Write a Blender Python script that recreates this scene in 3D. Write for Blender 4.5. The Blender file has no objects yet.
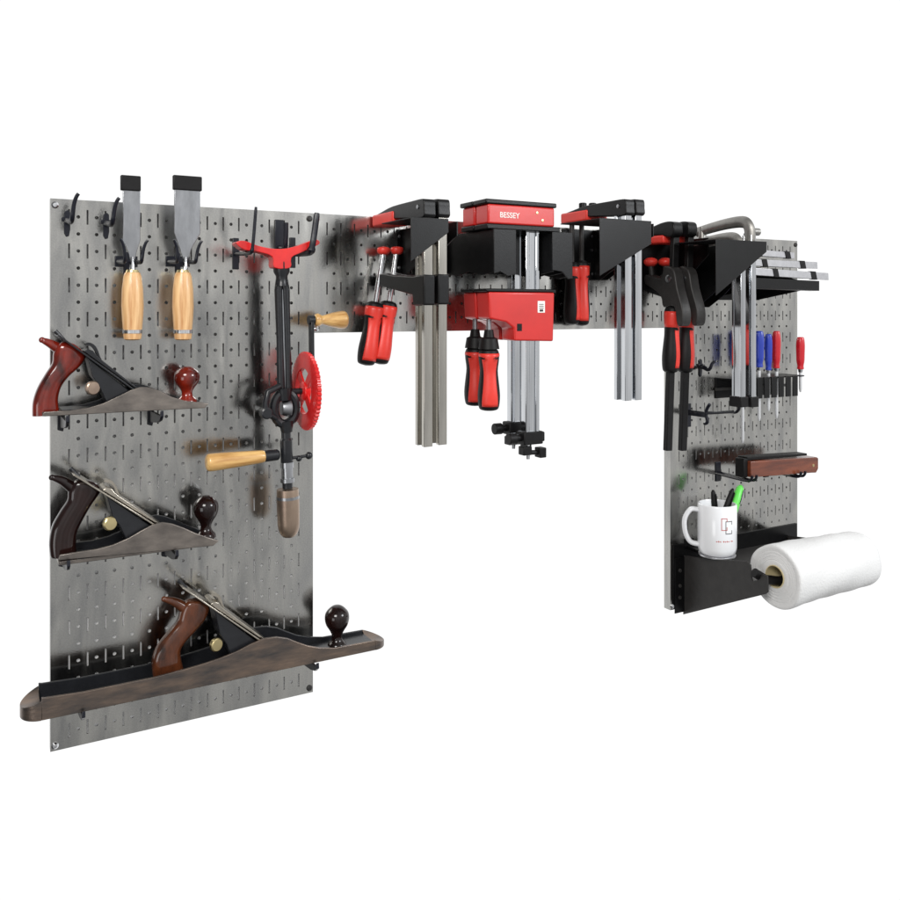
import bpy, bmesh, math, random
from mathutils import Vector, Matrix
random.seed(7)
S = 0.0254                      # everything below is written in inches
TH = math.radians(29.4); CT, ST = math.cos(TH), math.sin(TH); F = 867.0; HZ = 309.0
scene = bpy.context.scene
C = scene.collection

# ------------------------------------------------ coordinates
# board frame: x along the boards, z up, p = distance out from the boards (world y = -p)
def at(px, py, p):
    t = (px-450)/F
    X = (t*(50.1-p*CT)+23.1-p*ST)/(CT-t*ST)
    d = 50.1+X*ST-p*CT
    return Vector((X, -p, 25.6-(py-HZ)*d/F))
def xz(pts, p):
    return [(at(a, b, p).x, at(a, b, p).z) for a, b in pts]
def pz(X, px, py):              # on the plane x = X: which (p, z) is seen there
    t = (px-450)/F
    p = (t*(50.1+X*ST)+23.1-X*CT)/(ST+t*CT)
    d = 50.1+X*ST-p*CT
    return (p, 25.6-(py-HZ)*d/F)
def V(x, p, z): return Vector((x, -p, z))

# ------------------------------------------------ materials
MATS = {}
def mat(name, col, rough=0.5, metal=0.0, coat=0.0, noise=0.0, nscale=20, bump=0.0, bscale=60, stretch=(1,1,1), col2=None, rvar=0.0, spec=0.5, trans=0.0, sss=0.0):
    m = bpy.data.materials.new(name); m.use_nodes = True
    nt = m.node_tree; b = nt.nodes['Principled BSDF']
    b.inputs['Base Color'].default_value = (*col, 1)
    b.inputs['Roughness'].default_value = rough
    b.inputs['Metallic'].default_value = metal
    b.inputs['Coat Weight'].default_value = coat
    b.inputs['Coat Roughness'].default_value = 0.12
    b.inputs['Specular IOR Level'].default_value = spec
    b.inputs['Transmission Weight'].default_value = trans
    tc = nt.nodes.new('ShaderNodeTexCoord'); mp = nt.nodes.new('ShaderNodeMapping')
    mp.inputs['Scale'].default_value = stretch
    nt.links.new(tc.outputs['Object'], mp.inputs['Vector'])
    if noise > 0 or col2:
        n = nt.nodes.new('ShaderNodeTexNoise'); n.inputs['Scale'].default_value = nscale; n.inputs['Detail'].default_value = 6
        n.inputs['Roughness'].default_value = 0.6
        nt.links.new(mp.outputs[0], n.inputs['Vector'])
        r = nt.nodes.new('ShaderNodeValToRGB')
        r.color_ramp.elements[0].position = 0.32; r.color_ramp.elements[1].position = 0.68
        if col2: c0 = col2
        else: c0 = tuple(c*(1-noise) for c in col)
        r.color_ramp.elements[0].color = (*c0, 1); r.color_ramp.elements[1].color = (*col, 1)
        nt.links.new(n.outputs['Fac'], r.inputs['Fac']); nt.links.new(r.outputs['Color'], b.inputs['Base Color'])
        if rvar:
            mr = nt.nodes.new('ShaderNodeMapRange')
            mr.inputs['To Min'].default_value = max(0.03, rough-rvar); mr.inputs['To Max'].default_value = rough+rvar
            nt.links.new(n.outputs['Fac'], mr.inputs['Value']); nt.links.new(mr.outputs[0], b.inputs['Roughness'])
    if bump > 0:
        n2 = nt.nodes.new('ShaderNodeTexNoise'); n2.inputs['Scale'].default_value = bscale; n2.inputs['Detail'].default_value = 4
        nt.links.new(mp.outputs[0], n2.inputs['Vector'])
        bp = nt.nodes.new('ShaderNodeBump'); bp.inputs['Strength'].default_value = bump; bp.inputs['Distance'].default_value = 0.001
        nt.links.new(n2.outputs['Fac'], bp.inputs['Height']); nt.links.new(bp.outputs[0], b.inputs['Normal'])
    MATS[name] = m
    return m

def panel_material():
    m = mat('galvanised_steel', (.45, .435, .40), rough=.27, metal=1.0)
    nt = m.node_tree; b = nt.nodes['Principled BSDF']
    tc = nt.nodes.new('ShaderNodeTexCoord')
    n1 = nt.nodes.new('ShaderNodeTexNoise'); n1.inputs['Scale'].default_value = 34; n1.inputs['Detail'].default_value = 5; n1.inputs['Distortion'].default_value = .6
    mps = nt.nodes.new('ShaderNodeMapping'); mps.inputs['Scale'].default_value = (1, 1, .22); nt.links.new(tc.outputs['Object'], mps.inputs['Vector'])
    n2 = nt.nodes.new('ShaderNodeTexNoise'); n2.inputs['Scale'].default_value = 5; n2.inputs['Detail'].default_value = 8; n2.inputs['Roughness'].default_value = .7
    n3 = nt.nodes.new('ShaderNodeTexNoise'); n3.inputs['Scale'].default_value = 420; n3.inputs['Detail'].default_value = 3
    for n in (n2, n3): nt.links.new(tc.outputs['Object'], n.inputs['Vector'])
    nt.links.new(mps.outputs[0], n1.inputs['Vector'])
    mx = nt.nodes.new('ShaderNodeMix'); mx.data_type = 'RGBA'
    mx.inputs['Factor'].default_value = .5
    r = nt.nodes.new('ShaderNodeValToRGB')
    r.color_ramp.elements[0].position = .3; r.color_ramp.elements[1].position = .7
    r.color_ramp.elements[0].color = (.42, .415, .40, 1); r.color_ramp.elements[1].color = (.54, .535, .51, 1)
    nt.links.new(n3.outputs['Fac'], r.inputs['Fac'])
    r2 = nt.nodes.new('ShaderNodeValToRGB'); r2.color_ramp.elements[0].position = .34; r2.color_ramp.elements[1].position = .66
    r2.color_ramp.elements[0].color = (.30, .305, .31, 1); r2.color_ramp.elements[1].color = (.66, .65, .61, 1)
    nt.links.new(n1.outputs['Fac'], r2.inputs['Fac'])
    nt.links.new(r.outputs['Color'], mx.inputs['A']); nt.links.new(r2.outputs['Color'], mx.inputs['B'])
    nt.links.new(mx.outputs['Result'], b.inputs['Base Color'])
    mr = nt.nodes.new('ShaderNodeMapRange'); mr.inputs['To Min'].default_value = .09; mr.inputs['To Max'].default_value = .26
    nt.links.new(n1.outputs['Fac'], mr.inputs['Value']); nt.links.new(mr.outputs[0], b.inputs['Roughness'])
    mr.inputs['From Min'].default_value = .3; mr.inputs['From Max'].default_value = .7
    bp = nt.nodes.new('ShaderNodeBump'); bp.inputs['Strength'].default_value = .05; bp.inputs['Distance'].default_value = .001
    nt.links.new(n3.outputs['Fac'], bp.inputs['Height']); nt.links.new(bp.outputs[0], b.inputs['Normal'])
    return m

M_panel = panel_material()
M_back = mat('added_white_backing', (.75, .75, .75), rough=.8)
M_black = mat('black_powder_coat', (.004, .004, .0045), spec=.28, rough=.36, noise=.4, nscale=60, bump=.15, bscale=500)
M_dgrey = mat('dark_grey_coat', (.038, .036, .035), spec=.35, rough=.42, noise=.3, nscale=40, bump=.15, bscale=400)
M_hook = mat('hook_black', (.007, .008, .014), spec=.4, rough=.28, bump=.1, bscale=300)
M_cap = mat('black_rubber', (.007, .0065, .007), spec=.25, rough=.5, noise=.5, nscale=80)
M_blade = mat('blade_steel', (.42, .43, .45), rough=.30, metal=1, noise=.35, nscale=60, bump=.1, bscale=300, stretch=(1,1,.3))
M_chrome = mat('bright_steel', (.75, .76, .78), rough=.14, metal=1, noise=.12, nscale=30, stretch=(1,1,.15))
M_bar = mat('bar_steel', (.66, .635, .58), rough=.15, metal=1, noise=.45, nscale=25, stretch=(1,1,.1))
M_bars = mat('silver_bar_steel', (.74, .76, .79), rough=.07, metal=1, noise=.35, nscale=25, stretch=(2,2,.12))
M_shaft = mat('polished_shaft', (.92, .93, .95), rough=.32, metal=.7)
M_alu = mat('aluminium', (.62, .62, .64), rough=.38, metal=1, noise=.15, nscale=80)
M_wood = mat('pale_wood', (.82, .54, .27), rough=.4, coat=.3, col2=(.50, .24, .085), nscale=34, stretch=(4, 4, .35), bump=.1, bscale=60)
M_woodx = mat('honey_wood', (.80, .52, .20), rough=.35, coat=.4, col2=(.38, .17, .04), nscale=32, stretch=(.4, 4, 4), bump=.1, bscale=60)
M_rose = mat('red_rosewood', (.24, .016, .006), rough=.12, coat=.5, spec=.5, col2=(.02, .003, .002), nscale=38, stretch=(1, 1, .5))
M_dark = mat('dark_rosewood', (.016, .006, .005), rough=.12, coat=.2, spec=.4, col2=(.005, .002, .002), nscale=26)
M_brown = mat('walnut_brown', (.12, .034, .012), rough=.14, coat=.5, spec=.4, col2=(.014, .006, .004), nscale=38, stretch=(1, 1, .5))
M_iron = mat('worn_cast_iron', (.30, .265, .235), rough=.36, metal=.95, col2=(.15, .135, .125), nscale=48, stretch=(.5, 1, 1), bump=.15, bscale=250, rvar=.08)
M_rust = mat('rusted_cast_iron', (.27, .20, .155), rough=.36, metal=.9, col2=(.09, .088, .09), nscale=34, stretch=(.4, 1, 1.5), bump=.2, bscale=200, rvar=.1)
M_japan = mat('japanned_black', (.014, .015, .018), spec=.45, rough=.3, coat=.0, noise=.3, nscale=50, bump=.25, bscale=150)
M_capst = mat('lever_cap_steel', (.60, .55, .47), rough=.22, metal=1, noise=.35, nscale=30)
M_brass = mat('brass', (.72, .60, .32), rough=.3, metal=1, noise=.2)
M_red = mat('red_plastic', (.82, .045, .03), rough=.38, rvar=.1, noise=.25, nscale=15, bump=.08, bscale=300)
M_redp = mat('red_paint', (.72, .018, .015), rough=.28, coat=.5, col2=(.55, .01, .012), nscale=30, bump=.1, bscale=100)
M_enamel = mat('red_enamel', (.62, .018, .014), rough=.34, noise=.2, nscale=12, coat=.3, bump=.06, bscale=150)
M_cream = mat('white_paint', (.75, .70, .66), rough=.4)
M_chuck = mat('chuck_steel', (.42, .32, .24), rough=.36, metal=.9, col2=(.26, .19, .15), nscale=30, stretch=(1,1,.4), bump=.1)
M_white = mat('glazed_ceramic', (.86, .87, .89), rough=.12, coat=.4)
M_paper = mat('paper_towel', (.80, .80, .795), rough=.9, bump=1.0, bscale=260)
M_card = mat('cardboard', (.78, .66, .38), rough=.8, noise=.15)
M_blue = mat('blue_plastic', (.02, .05, .42), rough=.25, coat=.3)
M_screwred = mat('crimson_plastic', (.55, .01, .02), rough=.25, coat=.3)
M_green = mat('green_plastic', (.14, .72, .10), rough=.35)
M_rw = mat('oiled_redwood', (.22, .055, .022), rough=.32, coat=.4, col2=(.09, .022, .012), nscale=20, stretch=(.5, 2, 3), bump=.2)
M_castg = mat('cast_grey', (.38, .37, .35), rough=.42, metal=.8, noise=.3, nscale=40, bump=.2, bscale=200)
M_ink_r = mat('red_ink', (.5, .06, .05), rough=.4)
M_ink_b = mat('black_ink', (.02, .02, .02), rough=.4)
M_sticker = mat('white_sticker', (.85, .84, .80), rough=.5)

# ------------------------------------------------ mesh builder
def spline(pts, n=5, closed=True):
    out = []; N = len(pts)
    rng = range(N) if closed else range(N-1)
    for i in rng:
        g = lambda k: pts[k % N] if closed else pts[max(0, min(N-1, k))]
        p0, p1, p2, p3 = g(i-1), g(i), g(i+1), g(i+2)
        for j in range(n):
            t = j/n
            out.append(tuple(0.5*(2*p1[k]+(p2[k]-p0[k])*t+(2*p0[k]-5*p1[k]+4*p2[k]-p3[k])*t*t+(3*p1[k]-p0[k]-3*p2[k]+p3[k])*t**3) for k in range(len(p1))))
    if not closed: out.append(tuple(pts[-1]))
    return out

class MB:
    def __init__(s): s.bm = bmesh.new()
    def poly_prism(s, pts3a, pts3b):
        a = [s.bm.verts.new(v) for v in pts3a]; b = [s.bm.verts.new(v) for v in pts3b]
        n = len(a)
        s.bm.faces.new(a); s.bm.faces.new(list(reversed(b)))
        for i in range(n):
            s.bm.faces.new((a[i], b[i], b[(i+1) % n], a[(i+1) % n]))
        return s
    def xzp(s, pts, p0, p1):        # outline in x,z; thickness from p0 to p1
        return s.poly_prism([V(x, p0, z) for x, z in pts], [V(x, p1, z) for x, z in pts])
    def pzp(s, pts, x0, x1):        # outline in p,z; thickness from x0 to x1
        return s.poly_prism([V(x0, p, z) for p, z in pts], [V(x1, p, z) for p, z in pts])
    def loft(s, pairs, pc, T, n=24, e=.72):    # sections between a left and a right edge, softly rounded in depth
        rings = []
        for (lx, lz), (rx, rz), k in pairs:
            ring = []
            for q in range(n):
                a = 2*math.pi*q/n; c = math.cos(a); d = math.sin(a)
                u = math.copysign(abs(c)**e, c); w = math.copysign(abs(d)**e, d)
                ring.append(s.bm.verts.new(V((lx+rx)/2+(rx-lx)/2*u, pc+T*k*w, (lz+rz)/2+(rz-lz)/2*u)))
            rings.append(ring)
        for a, b in zip(rings, rings[1:]):
            for q in range(n): s.bm.faces.new((a[q], a[(q+1) % n], b[(q+1) % n], b[q]))
        s.bm.faces.new(rings[0]); s.bm.faces.new(list(reversed(rings[-1])))
        return s
    def xpp(s, pts, z0, z1):
        return s.poly_prism([V(x, p, z0) for x, p in pts], [V(x, p, z1) for x, p in pts])
    def box(s, x0, x1, p0, p1, z0, z1):
        return s.xzp([(x0, z0), (x1, z0), (x1, z1), (x0, z1)], p0, p1)
    def beam(s, a, b, w, h, up=Vector((0, 0, 1))):   # rectangular bar from a to b
        d = (b-a).normalized(); x = d.cross(up)
        if x.length < 1e-4: x = d.cross(Vector((0, 1, 0)))
        x.normalize(); y = x.cross(d)
        q = [(-w/2, -h/2), (w/2, -h/2), (w/2, h/2), (-w/2, h/2)]
        return s.poly_prism([a+x*i+y*j for i, j in q], [b+x*i+y*j for i, j in q])
    def tube(s, path, rad, n=12, caps=True, sq=(1, 1)):
        path = [Vector(p) for p in path]
        if not hasattr(rad, '__len__'): rad = [rad]*len(path)
        rings = []; prev = None
        for i, p in enumerate(path):
            d = (path[min(i+1, len(path)-1)]-path[max(i-1, 0)]).normalized()
            if prev is None:
                x = d.cross(Vector((0, 0, 1)))
                if x.length < .05: x = d.cross(Vector((0, 1, 0)))
            else: x = prev-d*prev.dot(d)
            x.normalize(); y = d.cross(x); prev = x
            rings.append([s.bm.verts.new(p+(x*math.cos(2*math.pi*k/n)*sq[0]+y*math.sin(2*math.pi*k/n)*sq[1])*rad[i]) for k in range(n)])
        for a, b in zip(rings, rings[1:]):
            for k in range(n): s.bm.faces.new((a[k], a[(k+1) % n], b[(k+1) % n], b[k]))
        if caps:
            s.bm.faces.new(list(reversed(rings[0]))); s.bm.faces.new(rings[-1])
        return s
    def lathe(s, o, axis, prof, n=24, a0=0, a1=None, ref=None, cap=True):   # prof: (distance along axis, radius)
        axis = axis.normalized()
        x = (ref if ref else (Vector((0, -1, 0)) if abs(axis.y) < .9 else Vector((1, 0, 0))))
        x = (x-axis*x.dot(axis)).normalized(); y = axis.cross(x)
        full = a1 is None
        m = n if full else n+1
        rings = []
        for t, r in prof:
            ring = []
            for k in range(m):
                a = 2*math.pi*k/n if full else a0+(a1-a0)*k/n
                ring.append(s.bm.verts.new(o+axis*t+(x*math.cos(a)+y*math.sin(a))*max(r, 1e-4)))
            rings.append(ring)
        for a, b in zip(rings, rings[1:]):
            for k in range(n):
                s.bm.faces.new((a[k], a[(k+1) % m], b[(k+1) % m], b[k]))
        if full and cap:
            s.bm.faces.new(list(reversed(rings[0]))); s.bm.faces.new(rings[-1])
        return s
    def ball(s, c, r, sc=(1, 1, 1)):
        mt = Matrix.Translation(c) @ Matrix.Diagonal((*sc, 1))
        bmesh.ops.create_uvsphere(s.bm, u_segments=20, v_segments=12, radius=r, matrix=mt)
        return s
    def build(s, name, m, parent=None, bevel=0, seg=2, origin=None, sharp=32):
        bm = s.bm
        root = parent
        while root is not None and root.parent is not None: root = root.parent
        if root is not None: o = Vector(root['_o'])
        else: o = origin if origin is not None else sum((v.co for v in bm.verts), Vector())/len(bm.verts)
        bmesh.ops.recalc_face_normals(bm, faces=bm.faces)
        for v in bm.verts: v.co = (v.co-o)*S
        for f in bm.faces: f.smooth = True
        for e in bm.edges:
            if len(e.link_faces) == 2 and e.calc_face_angle(0) > math.radians(sharp): e.smooth = False
        me = bpy.data.meshes.new(name); bm.to_mesh(me); bm.free()
        me.materials.append(m)
        ob = bpy.data.objects.new(name, me); C.objects.link(ob)
        if parent is not None: ob.parent = parent
        else:
            ob.location = o*S; ob['_o'] = list(o)
        if bevel:
            b = ob.modifiers.new('bevel', 'BEVEL'); b.width = bevel*S; b.segments = seg; b.limit_method = 'ANGLE'; b.angle_limit = math.radians(38)
            b.harden_normals = False
        return ob

def tag(o, label=None, cat=None, group=None, kind=None):
    if label: o['label'] = label
    if cat: o['category'] = cat
    if group: o['group'] = group
    if kind: o['kind'] = kind
    return o
def thing(name, o, label, cat, group=None):
    e = bpy.data.objects.new(name, None); C.objects.link(e); e.location = Vector(o)*S
    e.empty_display_size = .02; e['_o'] = list(o)
    return tag(e, label, cat, group)
def copy_tree(o, parent=None):
    c = o.copy(); C.objects.link(c)
    if parent is not None: c.parent = parent
    for ch in list(o.children): copy_tree(ch, c)
    return c
def dup(o, dx=0, dp=0, dz=0, label=None):
    c = copy_tree(o); c.location = c.location+Vector((dx, -dp, dz))*S
    if label: c['label'] = label
    return c

# ------------------------------------------------ pegboard panels
def panel(x0, x1, z0, z1, label, group='galvanised pegboard panels'):
    t = thing('metal_pegboard', V(x0, 0, z0), label, 'pegboard', group)
    m = MB(); bm = m.bm
    W = x1-x0; H = z1-z0; sw = .050; hr = .104; th = .05
    cache = {}
    def vt(x, z):
        k = (round(x, 4), round(z, 4))
        if k not in cache: cache[k] = bm.verts.new(V(x, 0, z))
        return cache[k]
    loops = []
    xs = [x0+.0]+[x0+1+i for i in range(int(W)-1)]+[x1]
    zz = []
    def quad(a, b, c, d): bm.faces.new((vt(a, c), vt(b, c), vt(b, d), vt(a, d)))
    # rows of cells centred on whole inches, half-inch borders at top and bottom
    rows = [z0+j for j in range(1, int(H))]
    zb = [z0]+[r-.5 for r in rows]+[rows[-1]+.5, z1]
    # holed strips between slots
    for i in range(1, len(xs)-2):
        a = xs[i]+sw; b = xs[i+1]-sw; cx = (a+b)/2
        for r in rows:
            zl, zh = r-.5, r+.5
            out = [(a, zl), (cx, zl), (b, zl), (b, r), (b, zh), (cx, zh), (a, zh), (a, r)]
            ang = [-135, -90, -45, 0, 45, 90, 135, 180]
            inn = []
            for k in range(16):
                q = math.radians(-135+k*22.5)
                inn.append((cx+hr*math.cos(q), r+hr*math.sin(q)))
            for k in range(8):
                o1, o2 = out[k], out[(k+1) % 8]
                i1, i2, i3 = inn[2*k], inn[2*k+1], inn[(2*k+2) % 16]
                bm.faces.new((vt(*o1), vt(*o2), vt(*i3), vt(*i2), vt(*i1)))
        quad(a, b, z0, rows[0]-.5) if False else None
        bm.faces.new((vt(a, z0), vt(b, z0), vt(b, rows[0]-.5), vt(cx, rows[0]-.5), vt(a, rows[0]-.5)))
        bm.faces.new((vt(a, rows[-1]+.5), vt(cx, rows[-1]+.5), vt(b, rows[-1]+.5), vt(b, z1), vt(a, z1)))
    # slot strips
    for i in range(1, len(xs)-1):
        a, b = xs[i]-sw, xs[i]+sw
        bm.faces.new((vt(a, z0), vt(b, z0), vt(b, rows[0]-.5), vt(a, rows[0]-.5)))
        bm.faces.new((vt(a, rows[-1]+.5), vt(b, rows[-1]+.5), vt(b, z1), vt(a, z1)))
        for j, r in enumerate(rows):
            zl, zh = r-.5, r+.5
            if j % 2 == 0:
                bm.faces.new((vt(a, zl), vt(b, zl), vt(b, r-.43), vt(a, r-.43)))
                bm.faces.new((vt(a, r+.43), vt(b, r+.43), vt(b, zh), vt(a, zh)))
            else:
                bm.faces.new((vt(a, zl), vt(b, zl), vt(b, r), vt(b, zh), vt(a, zh), vt(a, r)))
    # plain side borders
    for a, b in ((x0, xs[1]-sw), (xs[-2]+sw, x1)):
        bm.faces.new((vt(a, z0), vt(b, z0), vt(b, z1), vt(a, z1)))
    # thickness: pull every boundary back
    be = [e for e in bm.edges if len(e.link_faces) == 1]
    mp = {}
    def bk(v, dep):
        k = (v, dep)
        if k not in mp: mp[k] = bm.verts.new(v.co+Vector((0, dep, 0)))
        return mp[k]
    eps = 1e-4
    for e in be:
        v1, v2 = e.verts
        mid = (v1.co+v2.co)/2
        outer = abs(mid.x-x0) < eps or abs(mid.x-x1) < eps or abs(mid.z-z0) < eps or abs(mid.z-z1) < eps
        dep = .75 if outer else th
        bm.faces.new((v1, v2, bk(v2, dep), bk(v1, dep)))
    sheet = m.build('perforated_sheet', M_panel, t, bevel=0)
    b = MB(); hh = H/32; b.pzp([(-.12, z0+.06), (-.17, z0+15*hh), (-.45, z0+22*hh), (-.70, z1-.06), (-.73, z1-.06), (-.73, z0+.06)] if H > 10 else [(-.6, z0+.06), (-.70, z1-.06), (-.73, z1-.06), (-.73, z0+.06)], x0+.06, x1-.06)  # added sheet, slanted closer at the foot so the lower holes look lit
    b.build('added_backing', M_back, t)
    for sx, sz in ((x0+.25, z1-.38), (x1-.25, z1-.38), (x0+.25, z0+.32), (x1-.25, z0+.32)):
        q = MB(); q.lathe(V(sx, 0, sz), Vector((0, -1, 0)), [(0, .2), (.06, .2), (.13, .12), (.14, 0)], n=14)
        q.build('screw', M_dgrey if sx > x0+5 else M_chrome, t)
    return t
panel(0, 16, 0, 32, 'tall galvanised steel pegboard panel on the left holding hand planes, chisels and drill')
panel(16, 48, 24, 32, 'short wide galvanised steel pegboard strip bridging two tall panels behind the red clamps')
panel(48, 64, 0, 32, 'tall galvanised steel pegboard panel on the right behind screwdrivers and mug')

# ------------------------------------------------ hooks
def prong_path(x, z, L, up=.9, drop=.25):
    return spline([(x, 0, z), (x, -L*.35, z-drop*.4), (x, -L*.7, z-drop), (x, -L*.93, z-drop*.3), (x, -L, z+up*.6), (x, -L-.12, z+up)], 4, False)
def hook(x, z, L, label, up=.9, plate=True, two=0, r=.1, drop=.25, group='black pegboard hooks', name='pegboard_hook'):
    t = thing(name, V(x, 0, z), label, 'hook', group)
    m = MB()
    if two: m.box(x-two/2-.2, x+two/2+.2, 0.01, .09, z-.3, z+.35)
    m.xzp([(x-.16, z-.75), (x-.05, z-.95), (x+.1, z-.9), (x+.17, z-.5), (x+.17, z+.5), (x+.05, z+.62), (x-.17, z+.5)], .01, .1)
    m.box(x-.3, x+.3, .01, .14, z-.05, z+.2)
    m.build('back_plate', M_hook, t, bevel=.03)
    for dx in ((-two/2, two/2) if two else (0,)):
        m = MB(); m.tube(prong_path(x+dx, z, L, up, drop), [r*1.25]+[r]*6+[r]*14, n=10) if False else None
        path = prong_path(x+dx, z, L, up, drop)
        sgn = (1 if dx >= 0 else -1)*.3; Np = len(path)
        path = [(a+sgn*max(0, (i_/(Np-1)-.55)/.45)**2, b, c+.0) for i_, (a, b, c) in enumerate(path)]
        m.tube(path, [r*1.5-(r*.7)*i/(len(path)-1) for i in range(len(path))], n=10)
        m.build('prong', M_hook, t)
    return t
hook(at(67, 222, 0).x, 30.75, 2.9, 'small empty black hook at the top left corner of the left pegboard', up=1.25, r=.12)
hook(at(106, 222, 0).x, 30.7, 2.9, 'small empty black hook directly left of the narrow chisel', up=1.2, r=.12)

# ------------------------------------------------ chisels
def chisel(px_b, px_h, wb, cap, hl, label, pc=2.1):
    top = at(px_b, 193, pc); neck = at((px_b+px_h)/2+.5, 262, pc); hs = at(px_h, 272, pc); he = at(px_h, 340, pc)
    t = thing('wood_chisel', he, label, 'chisel', 'wood chisels')
    ax = (he-hs).normalized()
    w = wb/2
    sh = at(px_b, hl, pc)
    m = MB()
    bt = top.z+.6
    m.xzp(spline([(top.x-w, bt), (top.x-w, (bt+sh.z)/2), (sh.x-w, sh.z), (neck.x-w*.45, (sh.z+neck.z)/2-.05), (neck.x-.14, neck.z+.15), (neck.x-.12, neck.z-.3),
          (neck.x+.12, neck.z-.3), (neck.x+.14, neck.z+.15), (neck.x+w*.45, (sh.z+neck.z)/2-.05), (sh.x+w, sh.z), (top.x+w, (bt+sh.z)/2), (top.x+w, bt)], 1), pc-.07, pc+.07)
    m.build('blade', M_blade, t, bevel=.03)
    m = MB(); m.tube([neck+Vector((0, 0, .3)), neck+Vector((0, 0, -.3)), hs+Vector((0, 0, -.2))], [.13, .15, .2], n=12)
    m.build('neck', M_chrome, t)
    m = MB(); L = (he-hs).length; R = .62
    m.lathe(hs, ax, [(0, .32), (.04, .42), (.25, .5), (L*.25, R*.95), (L*.5, R), (L*.7, R*.93), (L*.85, R*.85), (L*.93, R*.83), (L*.985, R*.78), (L, R*.6), (L+.02, 0)], n=28)
    h = m.build('handle', M_wood, t)
    m = MB(); m.lathe(hs, ax, [(L*.845, R*.85), (L*.85, R*.90), (L*.90, R*.90), (L*.905, R*.84)], n=28, cap=False)
    m.build('steel_ring', M_chrome, h)
    m = MB(); m.lathe(hs, ax, [(-.12, .27), (-.12, .33), (.14, .42), (.15, .3)], n=24)
    m.build('ferrule', M_brass, h)
    c0, c1 = cap
    m = MB(); a = at(c0, 175, pc); b = at(c1, 191.5, pc)
    m.box(a.x, b.x, pc-.18, pc+.18, b.z, a.z); m.build('blade_guard', M_cap, t, bevel=.06)
    return neck
n1 = chisel(131.5, 132.5, .96, (120.5, 140.5), 240, 'narrower wooden handled chisel with black blade guard, left of the wide chisel')
n2 = chisel(187.2, 183, 1.52, (172.8, 201.5), 233, 'wider wooden handled chisel with black blade guard, right of the narrow chisel')
hook(n1.x-.02, n1.z+.1, 2.7, 'black two pronged hook gripping the neck of the narrow chisel', up=1.15, two=.9, drop=.1)
hook(n2.x-.02, n2.z+.1, 2.7, 'black two pronged hook gripping the neck of the wide chisel', up=1.15, two=1.05, drop=.1)

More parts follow.
